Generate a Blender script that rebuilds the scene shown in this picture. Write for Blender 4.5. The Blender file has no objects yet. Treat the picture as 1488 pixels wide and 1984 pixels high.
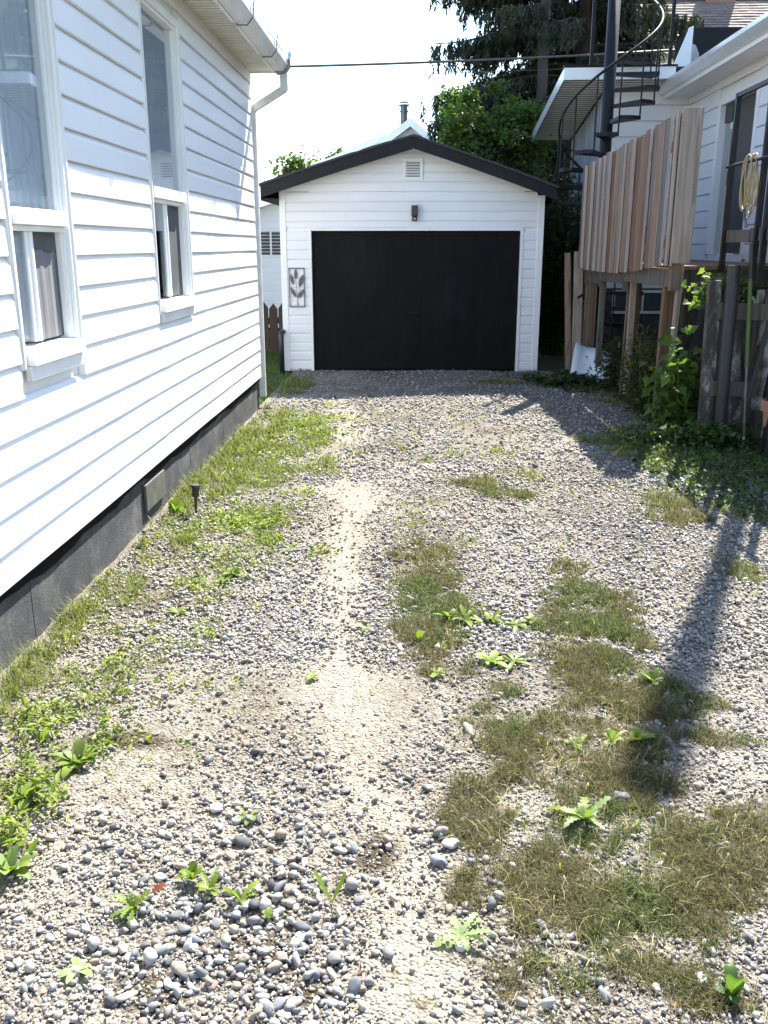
import bpy, bmesh, math, random
import numpy as np
from mathutils import Vector, Matrix

random.seed(7)
rng = np.random.default_rng(11)
scene = bpy.context.scene
COL = scene.collection
R = math.radians

# ------------------------------------------------------------------ camera, sky, sun, exposure
cam_d = bpy.data.cameras.new("camera")
cam = bpy.data.objects.new("camera", cam_d)
COL.objects.link(cam)
cam.location = (0, 0, 1.7)
cam.rotation_euler = (R(90 - 16.37), 0, R(1.98))
cam_d.sensor_fit = 'HORIZONTAL'
cam_d.sensor_width = 36.0
cam_d.lens = 36.0 * 1750 / 1488
cam_d.clip_start = 0.05
cam_d.clip_end = 2000
scene.camera = cam

SUN_AZ, SUN_EL = R(23), R(52)      # azimuth measured from +Y towards +X
world = bpy.data.worlds.new("World")
scene.world = world
world.use_nodes = True
wn = world.node_tree
sky = wn.nodes.new("ShaderNodeTexSky")
sky.sky_type = 'NISHITA'
sky.sun_disc = False
sky.sun_elevation = SUN_EL
sky.sun_rotation = SUN_AZ
sky.air_density = 1.0
sky.dust_density = 0.5
sky.ozone_density = 1.6
bg = wn.nodes["Background"]
bg.inputs[1].default_value = 0.115
wn.links.new(sky.outputs[0], bg.inputs[0])

sun_d = bpy.data.lights.new("sun", 'SUN')
sun_d.energy = 5.0
sun_d.angle = R(0.35)
sun_d.color = (1.0, 0.95, 0.87)
sun = bpy.data.objects.new("sun", sun_d)
COL.objects.link(sun)
sdir = Vector((math.cos(SUN_EL) * math.sin(SUN_AZ), math.cos(SUN_EL) * math.cos(SUN_AZ), math.sin(SUN_EL)))
sun.rotation_euler = sdir.to_track_quat('Z', 'Y').to_euler()
sun.location = (8, 20, 25)

scene.view_settings.view_transform = 'Standard'
scene.view_settings.look = 'None'
scene.view_settings.exposure = 1.98
scene.view_settings.gamma = 1.0
scene.view_settings.use_curve_mapping = False
scene.cycles.max_bounces = 6
scene.cycles.transparent_max_bounces = 8
scene.cycles.use_denoising = True

# ------------------------------------------------------------------ materials
def new_mat(name):
    m = bpy.data.materials.new(name)
    m.use_nodes = True
    nt = m.node_tree
    return m, nt, nt.nodes["Principled BSDF"]

def lk(nt, a, b):
    nt.links.new(a, b)

def noise(nt, scale, detail=4, rough=0.6, stretch=(1, 1, 1), coord='Object'):
    tc = nt.nodes.new("ShaderNodeTexCoord")
    mp = nt.nodes.new("ShaderNodeMapping")
    mp.inputs['Scale'].default_value = stretch
    n = nt.nodes.new("ShaderNodeTexNoise")
    n.inputs['Scale'].default_value = scale
    n.inputs['Detail'].default_value = detail
    n.inputs['Roughness'].default_value = rough
    lk(nt, tc.outputs[coord], mp.inputs[0])
    lk(nt, mp.outputs[0], n.inputs['Vector'])
    return n.outputs['Fac']

def ramp(nt, fac, stops):
    r = nt.nodes.new("ShaderNodeValToRGB")
    el = r.color_ramp.elements
    while len(el) < len(stops):
        el.new(0.5)
    for e, (p, c) in zip(el, stops):
        e.position = p
        e.color = (c[0], c[1], c[2], 1)
    lk(nt, fac, r.inputs[0])
    return r.outputs[0]

def mixc(nt, fac, a, b, mode='MIX'):
    m = nt.nodes.new("ShaderNodeMix")
    m.data_type = 'RGBA'
    m.blend_type = mode
    if isinstance(fac, (int, float)):
        m.inputs[0].default_value = fac
    else:
        lk(nt, fac, m.inputs[0])
    for v, s in ((a, m.inputs[6]), (b, m.inputs[7])):
        if isinstance(v, tuple):
            s.default_value = (v[0], v[1], v[2], 1)
        else:
            lk(nt, v, s)
    return m.outputs[2]

def bump(nt, bs, h, strength=0.3, dist=0.01, prev=None):
    b = nt.nodes.new("ShaderNodeBump")
    b.inputs['Strength'].default_value = strength
    b.inputs['Distance'].default_value = dist
    lk(nt, h, b.inputs['Height'])
    if prev is not None:
        lk(nt, prev, b.inputs['Normal'])
    lk(nt, b.outputs[0], bs.inputs['Normal'])
    return b.outputs[0]

def pm(name, a, b=None, scale=6, rough=0.6, stretch=(1, 1, 1), bscale=0, bstr=0.2, bdist=0.004, metallic=0, spec=0.5, lo=0.35, hi=0.7, detail=5, objvar=0):
    """procedural paint-like material: two tones mixed by noise, optional fine relief"""
    m, nt, bs = new_mat(name)
    b = b or tuple(c * 0.85 for c in a)
    c = ramp(nt, noise(nt, scale, detail, 0.62, stretch), [(lo, a), (hi, b)])
    if objvar:
        oi = nt.nodes.new("ShaderNodeObjectInfo")
        mr = nt.nodes.new("ShaderNodeMapRange")
        mr.inputs[3].default_value = 1 - objvar
        mr.inputs[4].default_value = 1 + objvar
        lk(nt, oi.outputs['Random'], mr.inputs[0])
        hs = nt.nodes.new("ShaderNodeHueSaturation")
        lk(nt, mr.outputs[0], hs.inputs['Value'])
        lk(nt, c, hs.inputs['Color'])
        c = hs.outputs[0]
    lk(nt, c, bs.inputs['Base Color'])
    bs.inputs['Roughness'].default_value = rough
    bs.inputs['Metallic'].default_value = metallic
    bs.inputs['Specular IOR Level'].default_value = spec
    if bscale:
        bump(nt, bs, noise(nt, bscale, 4, 0.6, stretch), bstr, bdist)
    return m

def wood(name, tones, rough=0.75, grain=(30, 30, 1.6), objvar=True, dark=0.45, bstr=0.5):
    """boards with grain along local Z; each board picks its own tone"""
    m, nt, bs = new_mat(name)
    oi = nt.nodes.new("ShaderNodeObjectInfo")
    n = len(tones)
    base = ramp(nt, oi.outputs['Random'], [(i / max(1, n - 1), t) for i, t in enumerate(tones)])
    tc = nt.nodes.new("ShaderNodeTexCoord")
    add = nt.nodes.new("ShaderNodeVectorMath")
    add.operation = 'ADD'
    sc = nt.nodes.new("ShaderNodeVectorMath")
    sc.operation = 'SCALE'
    sc.inputs['Scale'].default_value = 37.0
    cx = nt.nodes.new("ShaderNodeCombineXYZ")
    for i in range(3):
        lk(nt, oi.outputs['Random'], cx.inputs[i])
    lk(nt, cx.outputs[0], sc.inputs[0])
    lk(nt, tc.outputs['Object'], add.inputs[0])
    lk(nt, sc.outputs[0], add.inputs[1])
    mp = nt.nodes.new("ShaderNodeMapping")
    mp.inputs['Scale'].default_value = grain
    lk(nt, add.outputs[0], mp.inputs[0])
    g = nt.nodes.new("ShaderNodeTexNoise")
    g.inputs['Scale'].default_value = 1.0
    g.inputs['Detail'].default_value = 6
    g.inputs['Distortion'].default_value = 0.8
    lk(nt, mp.outputs[0], g.inputs['Vector'])
    gr = ramp(nt, g.outputs['Fac'], [(0.32, (dark, dark, dark)), (0.5, (0.85, 0.85, 0.85)), (0.72, (1.15, 1.12, 1.08))])
    c = mixc(nt, 1.0, base, gr, 'MULTIPLY')
    # knots
    v = nt.nodes.new("ShaderNodeTexVoronoi")
    mp2 = nt.nodes.new("ShaderNodeMapping")
    mp2.inputs['Scale'].default_value = (9, 9, 4.2)
    lk(nt, add.outputs[0], mp2.inputs[0])
    lk(nt, mp2.outputs[0], v.inputs['Vector'])
    kn = ramp(nt, v.outputs['Distance'], [(0.06, (1, 1, 1)), (0.15, (0, 0, 0))])
    c = mixc(nt, kn, c, (0.07, 0.035, 0.02))
    lk(nt, c, bs.inputs['Base Color'])
    bs.inputs['Roughness'].default_value = rough
    bs.inputs['Specular IOR Level'].default_value = 0.25
    bump(nt, bs, g.outputs['Fac'], bstr, 0.004)
    return m

def leaf_mat(name, rough=0.5, trans=0.4, val=1.0):
    """vertex-coloured foliage with light passing through"""
    m, nt, bs = new_mat(name)
    at = nt.nodes.new("ShaderNodeAttribute")
    at.attribute_name = "Col"
    lk(nt, at.outputs['Color'], bs.inputs['Base Color'])
    bs.inputs['Roughness'].default_value = rough
    bs.inputs['Specular IOR Level'].default_value = 0.3
    tr = nt.nodes.new("ShaderNodeBsdfTranslucent")
    tc = mixc(nt, 1.0, at.outputs['Color'], (1.5 * val, 1.6 * val, 0.7 * val), 'MULTIPLY')
    lk(nt, tc, tr.inputs['Color'])
    mx = nt.nodes.new("ShaderNodeMixShader")
    mx.inputs[0].default_value = trans
    lk(nt, bs.outputs[0], mx.inputs[1])
    lk(nt, tr.outputs[0], mx.inputs[2])
    lk(nt, mx.outputs[0], nt.nodes["Material Output"].inputs['Surface'])
    return m

M = {}
# vinyl: white with faint streaks of dirt
def vinyl(name, a, b):
    m, nt, bs = new_mat(name)
    c = ramp(nt, noise(nt, 1.3, 6, 0.65, (1, 1, 3)), [(0.38, a), (0.75, b)])
    d = noise(nt, 9, 5, 0.7, (1, 1, 0.35))
    c = mixc(nt, ramp(nt, d, [(0.58, (0, 0, 0)), (0.8, (0.16, 0.16, 0.16))]), c, (0.42, 0.40, 0.35))
    oi = nt.nodes.new("ShaderNodeObjectInfo")
    mr = nt.nodes.new("ShaderNodeMapRange")
    mr.inputs[3].default_value = 0.965
    mr.inputs[4].default_value = 1.0
    lk(nt, oi.outputs['Random'], mr.inputs[0])
    hs = nt.nodes.new("ShaderNodeHueSaturation")
    lk(nt, mr.outputs[0], hs.inputs['Value'])
    lk(nt, c, hs.inputs['Color'])
    lk(nt, hs.outputs[0], bs.inputs['Base Color'])
    bs.inputs['Roughness'].default_value = 0.42
    bs.inputs['Specular IOR Level'].default_value = 0.35
    bump(nt, bs, noise(nt, 160, 3, 0.6, (1, 0.06, 1)), 0.10, 0.002)
    return m
M['vinyl'] = vinyl('white_vinyl', (0.78, 0.78, 0.79), (0.74, 0.74, 0.74))
M['vinyl_b'] = vinyl('white_siding', (0.76, 0.76, 0.77), (0.70, 0.70, 0.70))
M['trim'] = pm('white_trim', (0.78, 0.78, 0.78), (0.70, 0.69, 0.67), 4, 0.4, (1, 1, 0.4))
M['soffit'] = pm('soffit_metal', (0.70, 0.68, 0.62), (0.60, 0.57, 0.49), 3, 0.5)
M['gutter'] = pm('gutter_metal', (0.68, 0.68, 0.69), (0.52, 0.50, 0.45), 5, 0.35, (1, 0.5, 1), 40, 0.1)
M['gutter_new'] = pm('gutter_satin', (0.72, 0.73, 0.76), (0.62, 0.63, 0.66), 5, 0.22, metallic=0.35)
M['wire'] = pm('dark_wire', (0.05, 0.05, 0.055), (0.10, 0.09, 0.08), 20, 0.5)
M['tar'] = pm('tar_strip', (0.003, 0.003, 0.0035), (0.007, 0.007, 0.007), 14, 0.85, bscale=30, spec=0.1)
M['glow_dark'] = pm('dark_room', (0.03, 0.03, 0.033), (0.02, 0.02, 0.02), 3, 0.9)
M['black_roof'] = pm('black_painted_wood', (0.006, 0.006, 0.008), (0.013, 0.012, 0.014), 9, 0.6, (1, 1, 1), 50, 0.2, spec=0.25)
M['black_metal'] = pm('black_metal', (0.006, 0.006, 0.008), (0.016, 0.014, 0.013), 12, 0.5, bscale=60, bstr=0.15, spec=0.25)
M['grey_metal'] = pm('worn_grey_metal', (0.20, 0.20, 0.21), (0.10, 0.085, 0.07), 18, 0.45, metallic=0.6)
M['black_plastic'] = pm('black_plastic', (0.014, 0.014, 0.016), (0.025, 0.025, 0.026), 15, 0.4)
M['pipe'] = pm('dull_black_pipe', (0.020, 0.021, 0.026), (0.035, 0.034, 0.036), 7, 0.5, (1, 1, 0.2))
M['terracotta'] = pm('terracotta', (0.36, 0.19, 0.12), (0.28, 0.15, 0.10), 12, 0.8, bscale=60)
M['green_paint'] = pm('green_grip', (0.085, 0.14, 0.032), (0.065, 0.105, 0.028), 9, 0.5)
M['brass_hose'] = pm('yellowed_hose', (0.40, 0.31, 0.15), (0.26, 0.20, 0.10), 14, 0.45)
M['paper'] = pm('white_sheet', (0.78, 0.79, 0.80), (0.55, 0.55, 0.53), 7, 0.6, lo=0.55, hi=0.8)
M['curtain'] = pm('curtain_cloth', (0.78, 0.79, 0.81), (0.66, 0.67, 0.70), 12, 0.9, (1, 1, 0.2))
M['screen'] = pm('insect_screen', (0.05, 0.055, 0.06), (0.075, 0.08, 0.085), 8, 0.7)
M['flue'] = pm('flue_metal', (0.16, 0.16, 0.17), (0.10, 0.10, 0.10), 8, 0.35, metallic=0.7)
M['metal_panel'] = pm('ribbed_metal', (0.40, 0.42, 0.46), (0.22, 0.23, 0.26), 11, 0.4, (1, 1, 0.3), metallic=0.2)
M['grey_roof'] = pm('grey_shingle', (0.30, 0.31, 0.34), (0.22, 0.22, 0.24), 15, 0.9, bscale=80, bstr=0.4)
M['art'] = pm('art_metal', (0.045, 0.05, 0.06), (0.11, 0.12, 0.13), 25, 0.45, metallic=0.3)
M['lightbulb'] = pm('lens', (0.35, 0.36, 0.36), (0.2, 0.2, 0.2), 20, 0.15)
M['bark'] = pm('bark', (0.07, 0.05, 0.04), (0.035, 0.027, 0.022), 8, 0.95, (1, 1, 0.3), 30, 0.8, 0.02)
M['pole_wood'] = pm('pole_wood', (0.07, 0.06, 0.055), (0.045, 0.04, 0.035), 4, 0.9, (1, 1, 0.1), 20, 0.5)
M['stem'] = pm('stem', (0.10, 0.12, 0.04), (0.14, 0.10, 0.05), 9, 0.8)
M['leaf'] = leaf_mat('leaf', 0.5, 0.42)
M['grass'] = leaf_mat('grass', 0.6, 0.35)
M['needle'] = leaf_mat('needle', 0.6, 0.15)
M['cedar'] = wood('cedar_boards', [(0.29, 0.175, 0.10), (0.25, 0.13, 0.075), (0.30, 0.22, 0.16), (0.21, 0.11, 0.066), (0.31, 0.22, 0.155), (0.28, 0.155, 0.09), (0.19, 0.15, 0.125), (0.30, 0.19, 0.115)])
M['planed'] = pm('planed_edge', (0.50, 0.45, 0.41), (0.40, 0.345, 0.30), 5, 0.7, (20, 20, 1))
M['cedar_pale'] = wood('pale_cedar', [(0.40, 0.315, 0.25), (0.36, 0.285, 0.23)], dark=0.55)
M['old_wood'] = wood('weathered_wood', [(0.13, 0.11, 0.09), (0.17, 0.15, 0.13), (0.10, 0.085, 0.07)], rough=0.9)
M['deck_wood'] = wood('deck_wood', [(0.21, 0.125, 0.075), (0.16, 0.11, 0.075), (0.25, 0.17, 0.115)], rough=0.85)
M['grey_plank'] = wood('grey_plank', [(0.10, 0.09, 0.08), (0.14, 0.125, 0.11)], rough=0.9)
M['fence_brown'] = wood('brown_fence_wood', [(0.085, 0.06, 0.045), (0.07, 0.045, 0.035), (0.11, 0.08, 0.06)], rough=0.85)

def peeling():
    m, nt, bs = new_mat('peeling_white_paint')
    f = noise(nt, 7, 8, 0.75, (1, 1, 0.45))
    c = ramp(nt, f, [(0.46, (0.05, 0.042, 0.035)), (0.53, (0.13, 0.11, 0.09)), (0.60, (0.30, 0.29, 0.27)), (0.78, (0.45, 0.45, 0.43))])
    lk(nt, c, bs.inputs['Base Color'])
    bs.inputs['Roughness'].default_value = 0.85
    bump(nt, bs, f, 0.5, 0.006)
    return m
M['peeling'] = peeling()

def door_mat():
    m, nt, bs = new_mat('black_stained_plywood')
    g = noise(nt, 1.0, 8, 0.7, (16, 16, 0.8))
    g.node.inputs['Distortion'].default_value = 1.6
    w = noise(nt, 1.6, 5, 0.6, (1, 1, 0.6))
    c = ramp(nt, g, [(0.35, (0.0025, 0.0025, 0.003)), (0.6, (0.0055, 0.0055, 0.006)), (0.8, (0.013, 0.013, 0.0135))])
    c = mixc(nt, ramp(nt, w, [(0.55, (0, 0, 0)), (0.8, (0.6, 0.6, 0.6))]), c, (0.015, 0.015, 0.016))
    lk(nt, c, bs.inputs['Base Color'])
    bs.inputs['Roughness'].default_value = 0.7
    bs.inputs['Specular IOR Level'].default_value = 0.15
    bump(nt, bs, g, 0.55, 0.004)
    return m
M['door'] = door_mat()

def concrete():
    m, nt, bs = new_mat('dark_parged_concrete')
    f = noise(nt, 3, 8, 0.7)
    c = ramp(nt, f, [(0.35, (0.026, 0.027, 0.030)), (0.52, (0.058, 0.059, 0.062)), (0.72, (0.15, 0.145, 0.135))])
    sp = noise(nt, 130, 2, 0.7)
    c = mixc(nt, ramp(nt, sp, [(0.62, (0, 0, 0)), (0.72, (0.5, 0.5, 0.5))]), c, (0.32, 0.31, 0.30))
    lk(nt, c, bs.inputs['Base Color'])
    bs.inputs['Roughness'].default_value = 0.9
    bump(nt, bs, noise(nt, 70, 7, 0.8), 1.0, 0.012)
    return m
M['concrete'] = concrete()
M['vent_plate'] = pm('mossy_plate', (0.10, 0.10, 0.075), (0.05, 0.05, 0.04), 9, 0.8, bscale=40)

def shingle():
    m, nt, bs = new_mat('brown_shingle')
    oi = noise(nt, 22, 4, 0.7, (1, 1, 1))
    c = ramp(nt, oi, [(0.3, (0.17, 0.125, 0.105)), (0.5, (0.25, 0.195, 0.165)), (0.72, (0.34, 0.28, 0.245))])
    tc = nt.nodes.new("ShaderNodeTexCoord")
    br = nt.nodes.new("ShaderNodeTexBrick")
    br.inputs['Scale'].default_value = 1.0
    br.inputs['Brick Width'].default_value = 0.3
    br.inputs['Row Height'].default_value = 0.14
    br.inputs['Mortar Size'].default_value = 0.006
    br.inputs['Color1'].default_value = (0.75, 0.75, 0.75, 1)
    br.inputs['Color2'].default_value = (1.1, 1.08, 1.05, 1)
    br.inputs['Mortar'].default_value = (0.5, 0.5, 0.5, 1)
    lk(nt, tc.outputs['UV'], br.inputs['Vector'])
    c = mixc(nt, 1.0, c, br.outputs['Color'], 'MULTIPLY')
    # moss near the eave
    sx = nt.nodes.new("ShaderNodeSeparateXYZ")
    lk(nt, tc.outputs['UV'], sx.inputs[0])
    mr = nt.nodes.new("ShaderNodeMapRange")
    mr.inputs[1].default_value = 0.9
    mr.inputs[2].default_value = 0.1
    lk(nt, sx.outputs[1], mr.inputs[0])
    mm = nt.nodes.new("ShaderNodeMath")
    mm.operation = 'MULTIPLY'
    lk(nt, mr.outputs[0], mm.inputs[0])
    lk(nt, ramp(nt, noise(nt, 2.2, 6, 0.7), [(0.42, (0, 0, 0)), (0.6, (1, 1, 1))]), mm.inputs[1])
    c = mixc(nt, mm.outputs[0], c, (0.22, 0.17, 0.03))
    lk(nt, c, bs.inputs['Base Color'])
    bs.inputs['Roughness'].default_value = 0.92
    return m
M['shingle'] = shingle()
M['dark_shingle'] = pm('charcoal_shingle', (0.025, 0.025, 0.028), (0.05, 0.05, 0.05), 30, 0.9, bscale=90, bstr=0.6)

def glass():
    m, nt, bs = new_mat('window_glass')
    nt.nodes.remove(bs)
    tr = nt.nodes.new("ShaderNodeBsdfTransparent")
    tr.inputs[0].default_value = (0.90, 0.93, 0.95, 1)
    gl = nt.nodes.new("ShaderNodeBsdfGlossy")
    gl.inputs['Roughness'].default_value = 0.02
    lw = nt.nodes.new("ShaderNodeLayerWeight")
    lw.inputs[0].default_value = 0.5
    pw = nt.nodes.new("ShaderNodeMath")
    pw.operation = 'POWER'
    pw.inputs[1].default_value = 3.5
    lk(nt, lw.outputs['Facing'], pw.inputs[0])
    fr = nt.nodes.new("ShaderNodeMath")
    fr.operation = 'MULTIPLY_ADD'
    fr.inputs[1].default_value = 0.93
    fr.inputs[2].default_value = 0.07
    lk(nt, pw.outputs[0], fr.inputs[0])
    mx = nt.nodes.new("ShaderNodeMixShader")
    lk(nt, fr.outputs[0], mx.inputs[0])
    lk(nt, tr.outputs[0], mx.inputs[1])
    lk(nt, gl.outputs[0], mx.inputs[2])
    lk(nt, mx.outputs[0], nt.nodes["Material Output"].inputs['Surface'])
    return m
M['glass'] = glass()

def stone_mat():
    m, nt, bs = new_mat('gravel_stone')
    at = nt.nodes.new("ShaderNodeAttribute")
    at.attribute_name = "Col"
    sp = noise(nt, 90, 5, 0.75)
    c = mixc(nt, 1.0, at.outputs['Color'], ramp(nt, sp, [(0.3, (0.72, 0.72, 0.72)), (0.55, (1, 1, 1)), (0.75, (1.2, 1.18, 1.14))]), 'MULTIPLY')
    lk(nt, c, bs.inputs['Base Color'])
    bs.inputs['Roughness'].default_value = 0.75
    bs.inputs['Specular IOR Level'].default_value = 0.35
    bump(nt, bs, noise(nt, 220, 4, 0.7), 0.35, 0.003)
    return m
M['stone'] = stone_mat()

def drive_mat():
    m, nt, bs = new_mat('sandy_grit')
    big = noise(nt, 1.1, 6, 0.65)
    c = ramp(nt, big, [(0.36, (0.14, 0.122, 0.098)), (0.5, (0.20, 0.18, 0.15)), (0.66, (0.26, 0.238, 0.205))])
    at = nt.nodes.new("ShaderNodeAttribute")
    at.attribute_name = 'Col'
    sp = nt.nodes.new("ShaderNodeSeparateColor")
    lk(nt, at.outputs['Color'], sp.inputs[0])
    c = mixc(nt, sp.outputs[1], c, (0.30, 0.265, 0.21))
    c = mixc(nt, sp.outputs[0], c, ramp(nt, noise(nt, 14, 5, 0.7), [(0.35, (0.042, 0.034, 0.022)), (0.7, (0.095, 0.075, 0.05))]))
    tc = nt.nodes.new("ShaderNodeTexCoord")
    def vor(scale):
        v = nt.nodes.new("ShaderNodeTexVoronoi")
        v.inputs['Scale'].default_value = scale
        lk(nt, tc.outputs['Object'], v.inputs['Vector'])
        return v
    v1 = vor(95)
    g = mixc(nt, 1.0, c, ramp(nt, v1.outputs['Color'], [(0.0, (0.55, 0.55, 0.58)), (0.5, (0.95, 0.94, 0.92)), (1.0, (1.35, 1.32, 1.28))]), 'MULTIPLY')
    lk(nt, g, bs.inputs['Base Color'])
    bs.inputs['Roughness'].default_value = 0.95
    bs.inputs['Specular IOR Level'].default_value = 0.15
    v2 = vor(40)
    ad = nt.nodes.new("ShaderNodeMath")
    ad.operation = 'ADD'
    lk(nt, v1.outputs['Distance'], ad.inputs[0])
    lk(nt, v2.outputs['Distance'], ad.inputs[1])
    iv = nt.nodes.new("ShaderNodeMath")
    iv.operation = 'SUBTRACT'
    iv.inputs[0].default_value = 1.0
    lk(nt, ad.outputs[0], iv.inputs[1])
    bump(nt, bs, iv.outputs[0], 0.9, 0.012)
    return m
M['drive'] = drive_mat()
M['lawn'] = pm('lawn_soil', (0.05, 0.075, 0.022), (0.10, 0.085, 0.05), 2.5, 0.95, bscale=40, bstr=0.6, bdist=0.02, lo=0.4, hi=0.65)

# ------------------------------------------------------------------ mesh helpers
def link(o, parent=None):
    COL.objects.link(o)
    if parent is not None:
        o.parent = parent
    return o

class MB:
    """collects simple solids; build() links them as one mesh object"""
    def __init__(self):
        self.v, self.f = [], []
    def add(self, verts, faces):
        n = len(self.v)
        self.v += [tuple(p) for p in verts]
        self.f += [tuple(i + n for i in f) for f in faces]
        return self
    def box(self, x0, x1, y0, y1, z0, z1):
        v = [(x0, y0, z0), (x1, y0, z0), (x1, y1, z0), (x0, y1, z0), (x0, y0, z1), (x1, y0, z1), (x1, y1, z1), (x0, y1, z1)]
        return self.add(v, [(0, 3, 2, 1), (4, 5, 6, 7), (0, 1, 5, 4), (1, 2, 6, 5), (2, 3, 7, 6), (3, 0, 4, 7)])
    def beam(self, p, q, w, d, up=(0, 0, 1)):
        p, q = Vector(p), Vector(q)
        t = (q - p).normalized()
        u = Vector(up)
        if abs(t.dot(u)) > 0.97:
            u = Vector((0, 1, 0))
        s = t.cross(u).normalized()
        u = s.cross(t).normalized()
        v = [c + s * a * w / 2 + u * b * d / 2 for c in (p, q) for a, b in ((-1, -1), (1, -1), (1, 1), (-1, 1))]
        return self.add(v, [(3, 2, 1, 0), (4, 5, 6, 7), (0, 1, 5, 4), (1, 2, 6, 5), (2, 3, 7, 6), (3, 0, 4, 7)])
    def tube(self, pts, r, n=8, caps=True):
        pts = [Vector(p) for p in pts]
        rs = r if isinstance(r, (list, tuple)) else [r] * len(pts)
        base = len(self.v)
        ref = None
        for i, p in enumerate(pts):
            t = (pts[min(i + 1, len(pts) - 1)] - pts[max(i - 1, 0)]).normalized()
            if ref is None:
                ref = Vector((0, 0, 1)) if abs(t.z) < 0.9 else Vector((1, 0, 0))
            s = t.cross(ref).normalized()
            u = s.cross(t).normalized()
            ref = u
            for k in range(n):
                a = 2 * math.pi * k / n
                self.v.append(tuple(p + (s * math.cos(a) + u * math.sin(a)) * rs[i]))
        for i in range(len(pts) - 1):
            for k in range(n):
                a, b = base + i * n + k, base + i * n + (k + 1) % n
                self.f.append((a, b, b + n, a + n))
        if caps:
            self.f.append(tuple(base + k for k in reversed(range(n))))
            self.f.append(tuple(base + (len(pts) - 1) * n + k for k in range(n)))
        return self
    def lathe(self, prof, c=(0, 0, 0), n=24):
        base = len(self.v)
        for r, z in prof:
            for k in range(n):
                a = 2 * math.pi * k / n
                self.v.append((c[0] + r * math.cos(a), c[1] + r * math.sin(a), c[2] + z))
        for i in range(len(prof) - 1):
            for k in range(n):
                a, b = base + i * n + k, base + i * n + (k + 1) % n
                self.f.append((a, b, b + n, a + n))
        self.f.append(tuple(base + k for k in reversed(range(n))))
        self.f.append(tuple(base + (len(prof) - 1) * n + k for k in range(n)))
        return self
    def prism(self, poly, fn, d0, d1):
        """poly of 2D points; fn(a, b, d) -> world point"""
        n = len(poly)
        v = [fn(a, b, d0) for a, b in poly] + [fn(a, b, d1) for a, b in poly]
        f = [tuple(range(n)), tuple(reversed(range(n, 2 * n)))]
        f += [(i, n + i, n + (i + 1) % n, (i + 1) % n) for i in range(n)]
        return self.add(v, f)
    def build(self, name, mat, parent=None, smooth=False, bevel=0):
        me = bpy.data.meshes.new(name)
        me.from_pydata(self.v, [], self.f)
        me.validate()
        bm = bmesh.new()
        bm.from_mesh(me)
        bmesh.ops.recalc_face_normals(bm, faces=bm.faces)
        bm.to_mesh(me)
        bm.free()
        me.materials.append(M[mat])
        if smooth:
            me.polygons.foreach_set('use_smooth', [True] * len(me.polygons))
        o = bpy.data.objects.new(name, me)
        link(o, parent)
        if bevel:
            b = o.modifiers.new('bevel', 'BEVEL')
            b.width = bevel
            b.segments = 2
            b.limit_method = 'ANGLE'
        return o

def box(name, mat, parent, x0, x1, y0, y1, z0, z1, bevel=0):
    return MB().box(x0, x1, y0, y1, z0, z1).build(name, mat, parent, bevel=bevel)

def tag(o, label, cat, group=None):
    o['label'] = label
    o['category'] = cat
    if group:
        o['group'] = group
    return o

def thing(name, label, cat, loc=(0, 0, 0), group=None):
    """an Empty at the base of the thing"""
    o = bpy.data.objects.new(name, None)
    o.empty_display_size = 0.2
    link(o)
    o.location = loc
    o['label'] = label
    o['category'] = cat
    if group:
        o['group'] = group
    return o

def settle(t):
    """parts were written in world coordinates: keep them there under their thing"""
    inv = Matrix.Translation(t.location).inverted()
    for c in t.children:
        c.matrix_parent_inverse = inv
    return t

def np_mesh(name, verts, faces_flat, loop_tot, mat, col=None, parent=None, smooth=False, kind=None):
    me = bpy.data.meshes.new(name)
    nv, nf = len(verts), len(loop_tot)
    me.vertices.add(nv)
    me.vertices.foreach_set('co', np.asarray(verts, np.float32).ravel())
    me.loops.add(len(faces_flat))
    me.loops.foreach_set('vertex_index', np.asarray(faces_flat, np.int32))
    me.polygons.add(nf)
    st = np.concatenate([[0], np.cumsum(loop_tot)[:-1]]).astype(np.int32)
    me.polygons.foreach_set('loop_start', st)
    me.polygons.foreach_set('loop_total', np.asarray(loop_tot, np.int32))
    if smooth:
        me.polygons.foreach_set('use_smooth', np.ones(nf, bool))
    me.update(calc_edges=True)
    if col is not None:
        a = me.color_attributes.new('Col', 'FLOAT_COLOR', 'POINT')
        c4 = np.ones((nv, 4), np.float32)
        c4[:, :3] = col
        a.data.foreach_set('color', c4.ravel())
    me.materials.append(M[mat])
    o = bpy.data.objects.new(name, me)
    link(o, parent)
    if kind:
        o['kind'] = kind
    return o

# value noise for terrain and scatter masks
_tab = np.random.default_rng(5).random((256, 256))
def vnoise(x, y, s=1.0, o=0):
    x = np.asarray(x) * s + 31.7 + o * 13.1
    y = np.asarray(y) * s + 17.3 + o * 7.7
    xi, yi = np.floor(x).astype(int), np.floor(y).astype(int)
    fx, fy = x - xi, y - yi
    fx, fy = fx * fx * (3 - 2 * fx), fy * fy * (3 - 2 * fy)
    t = lambda i, j: _tab[i & 255, j & 255]
    return (t(xi, yi) * (1 - fx) + t(xi + 1, yi) * fx) * (1 - fy) + (t(xi, yi + 1) * (1 - fx) + t(xi + 1, yi + 1) * fx) * fy
def fbm(x, y, s=1.0, o=0):
    return (vnoise(x, y, s, o) + 0.5 * vnoise(x, y, 2.1 * s, o + 1) + 0.25 * vnoise(x, y, 4.3 * s, o + 2)) / 1.75
def hgt(x, y):
    return 0.05 * (fbm(x, y, 0.9) - 0.5) + 0.018 * (fbm(x, y, 6, 3) - 0.5)

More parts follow.
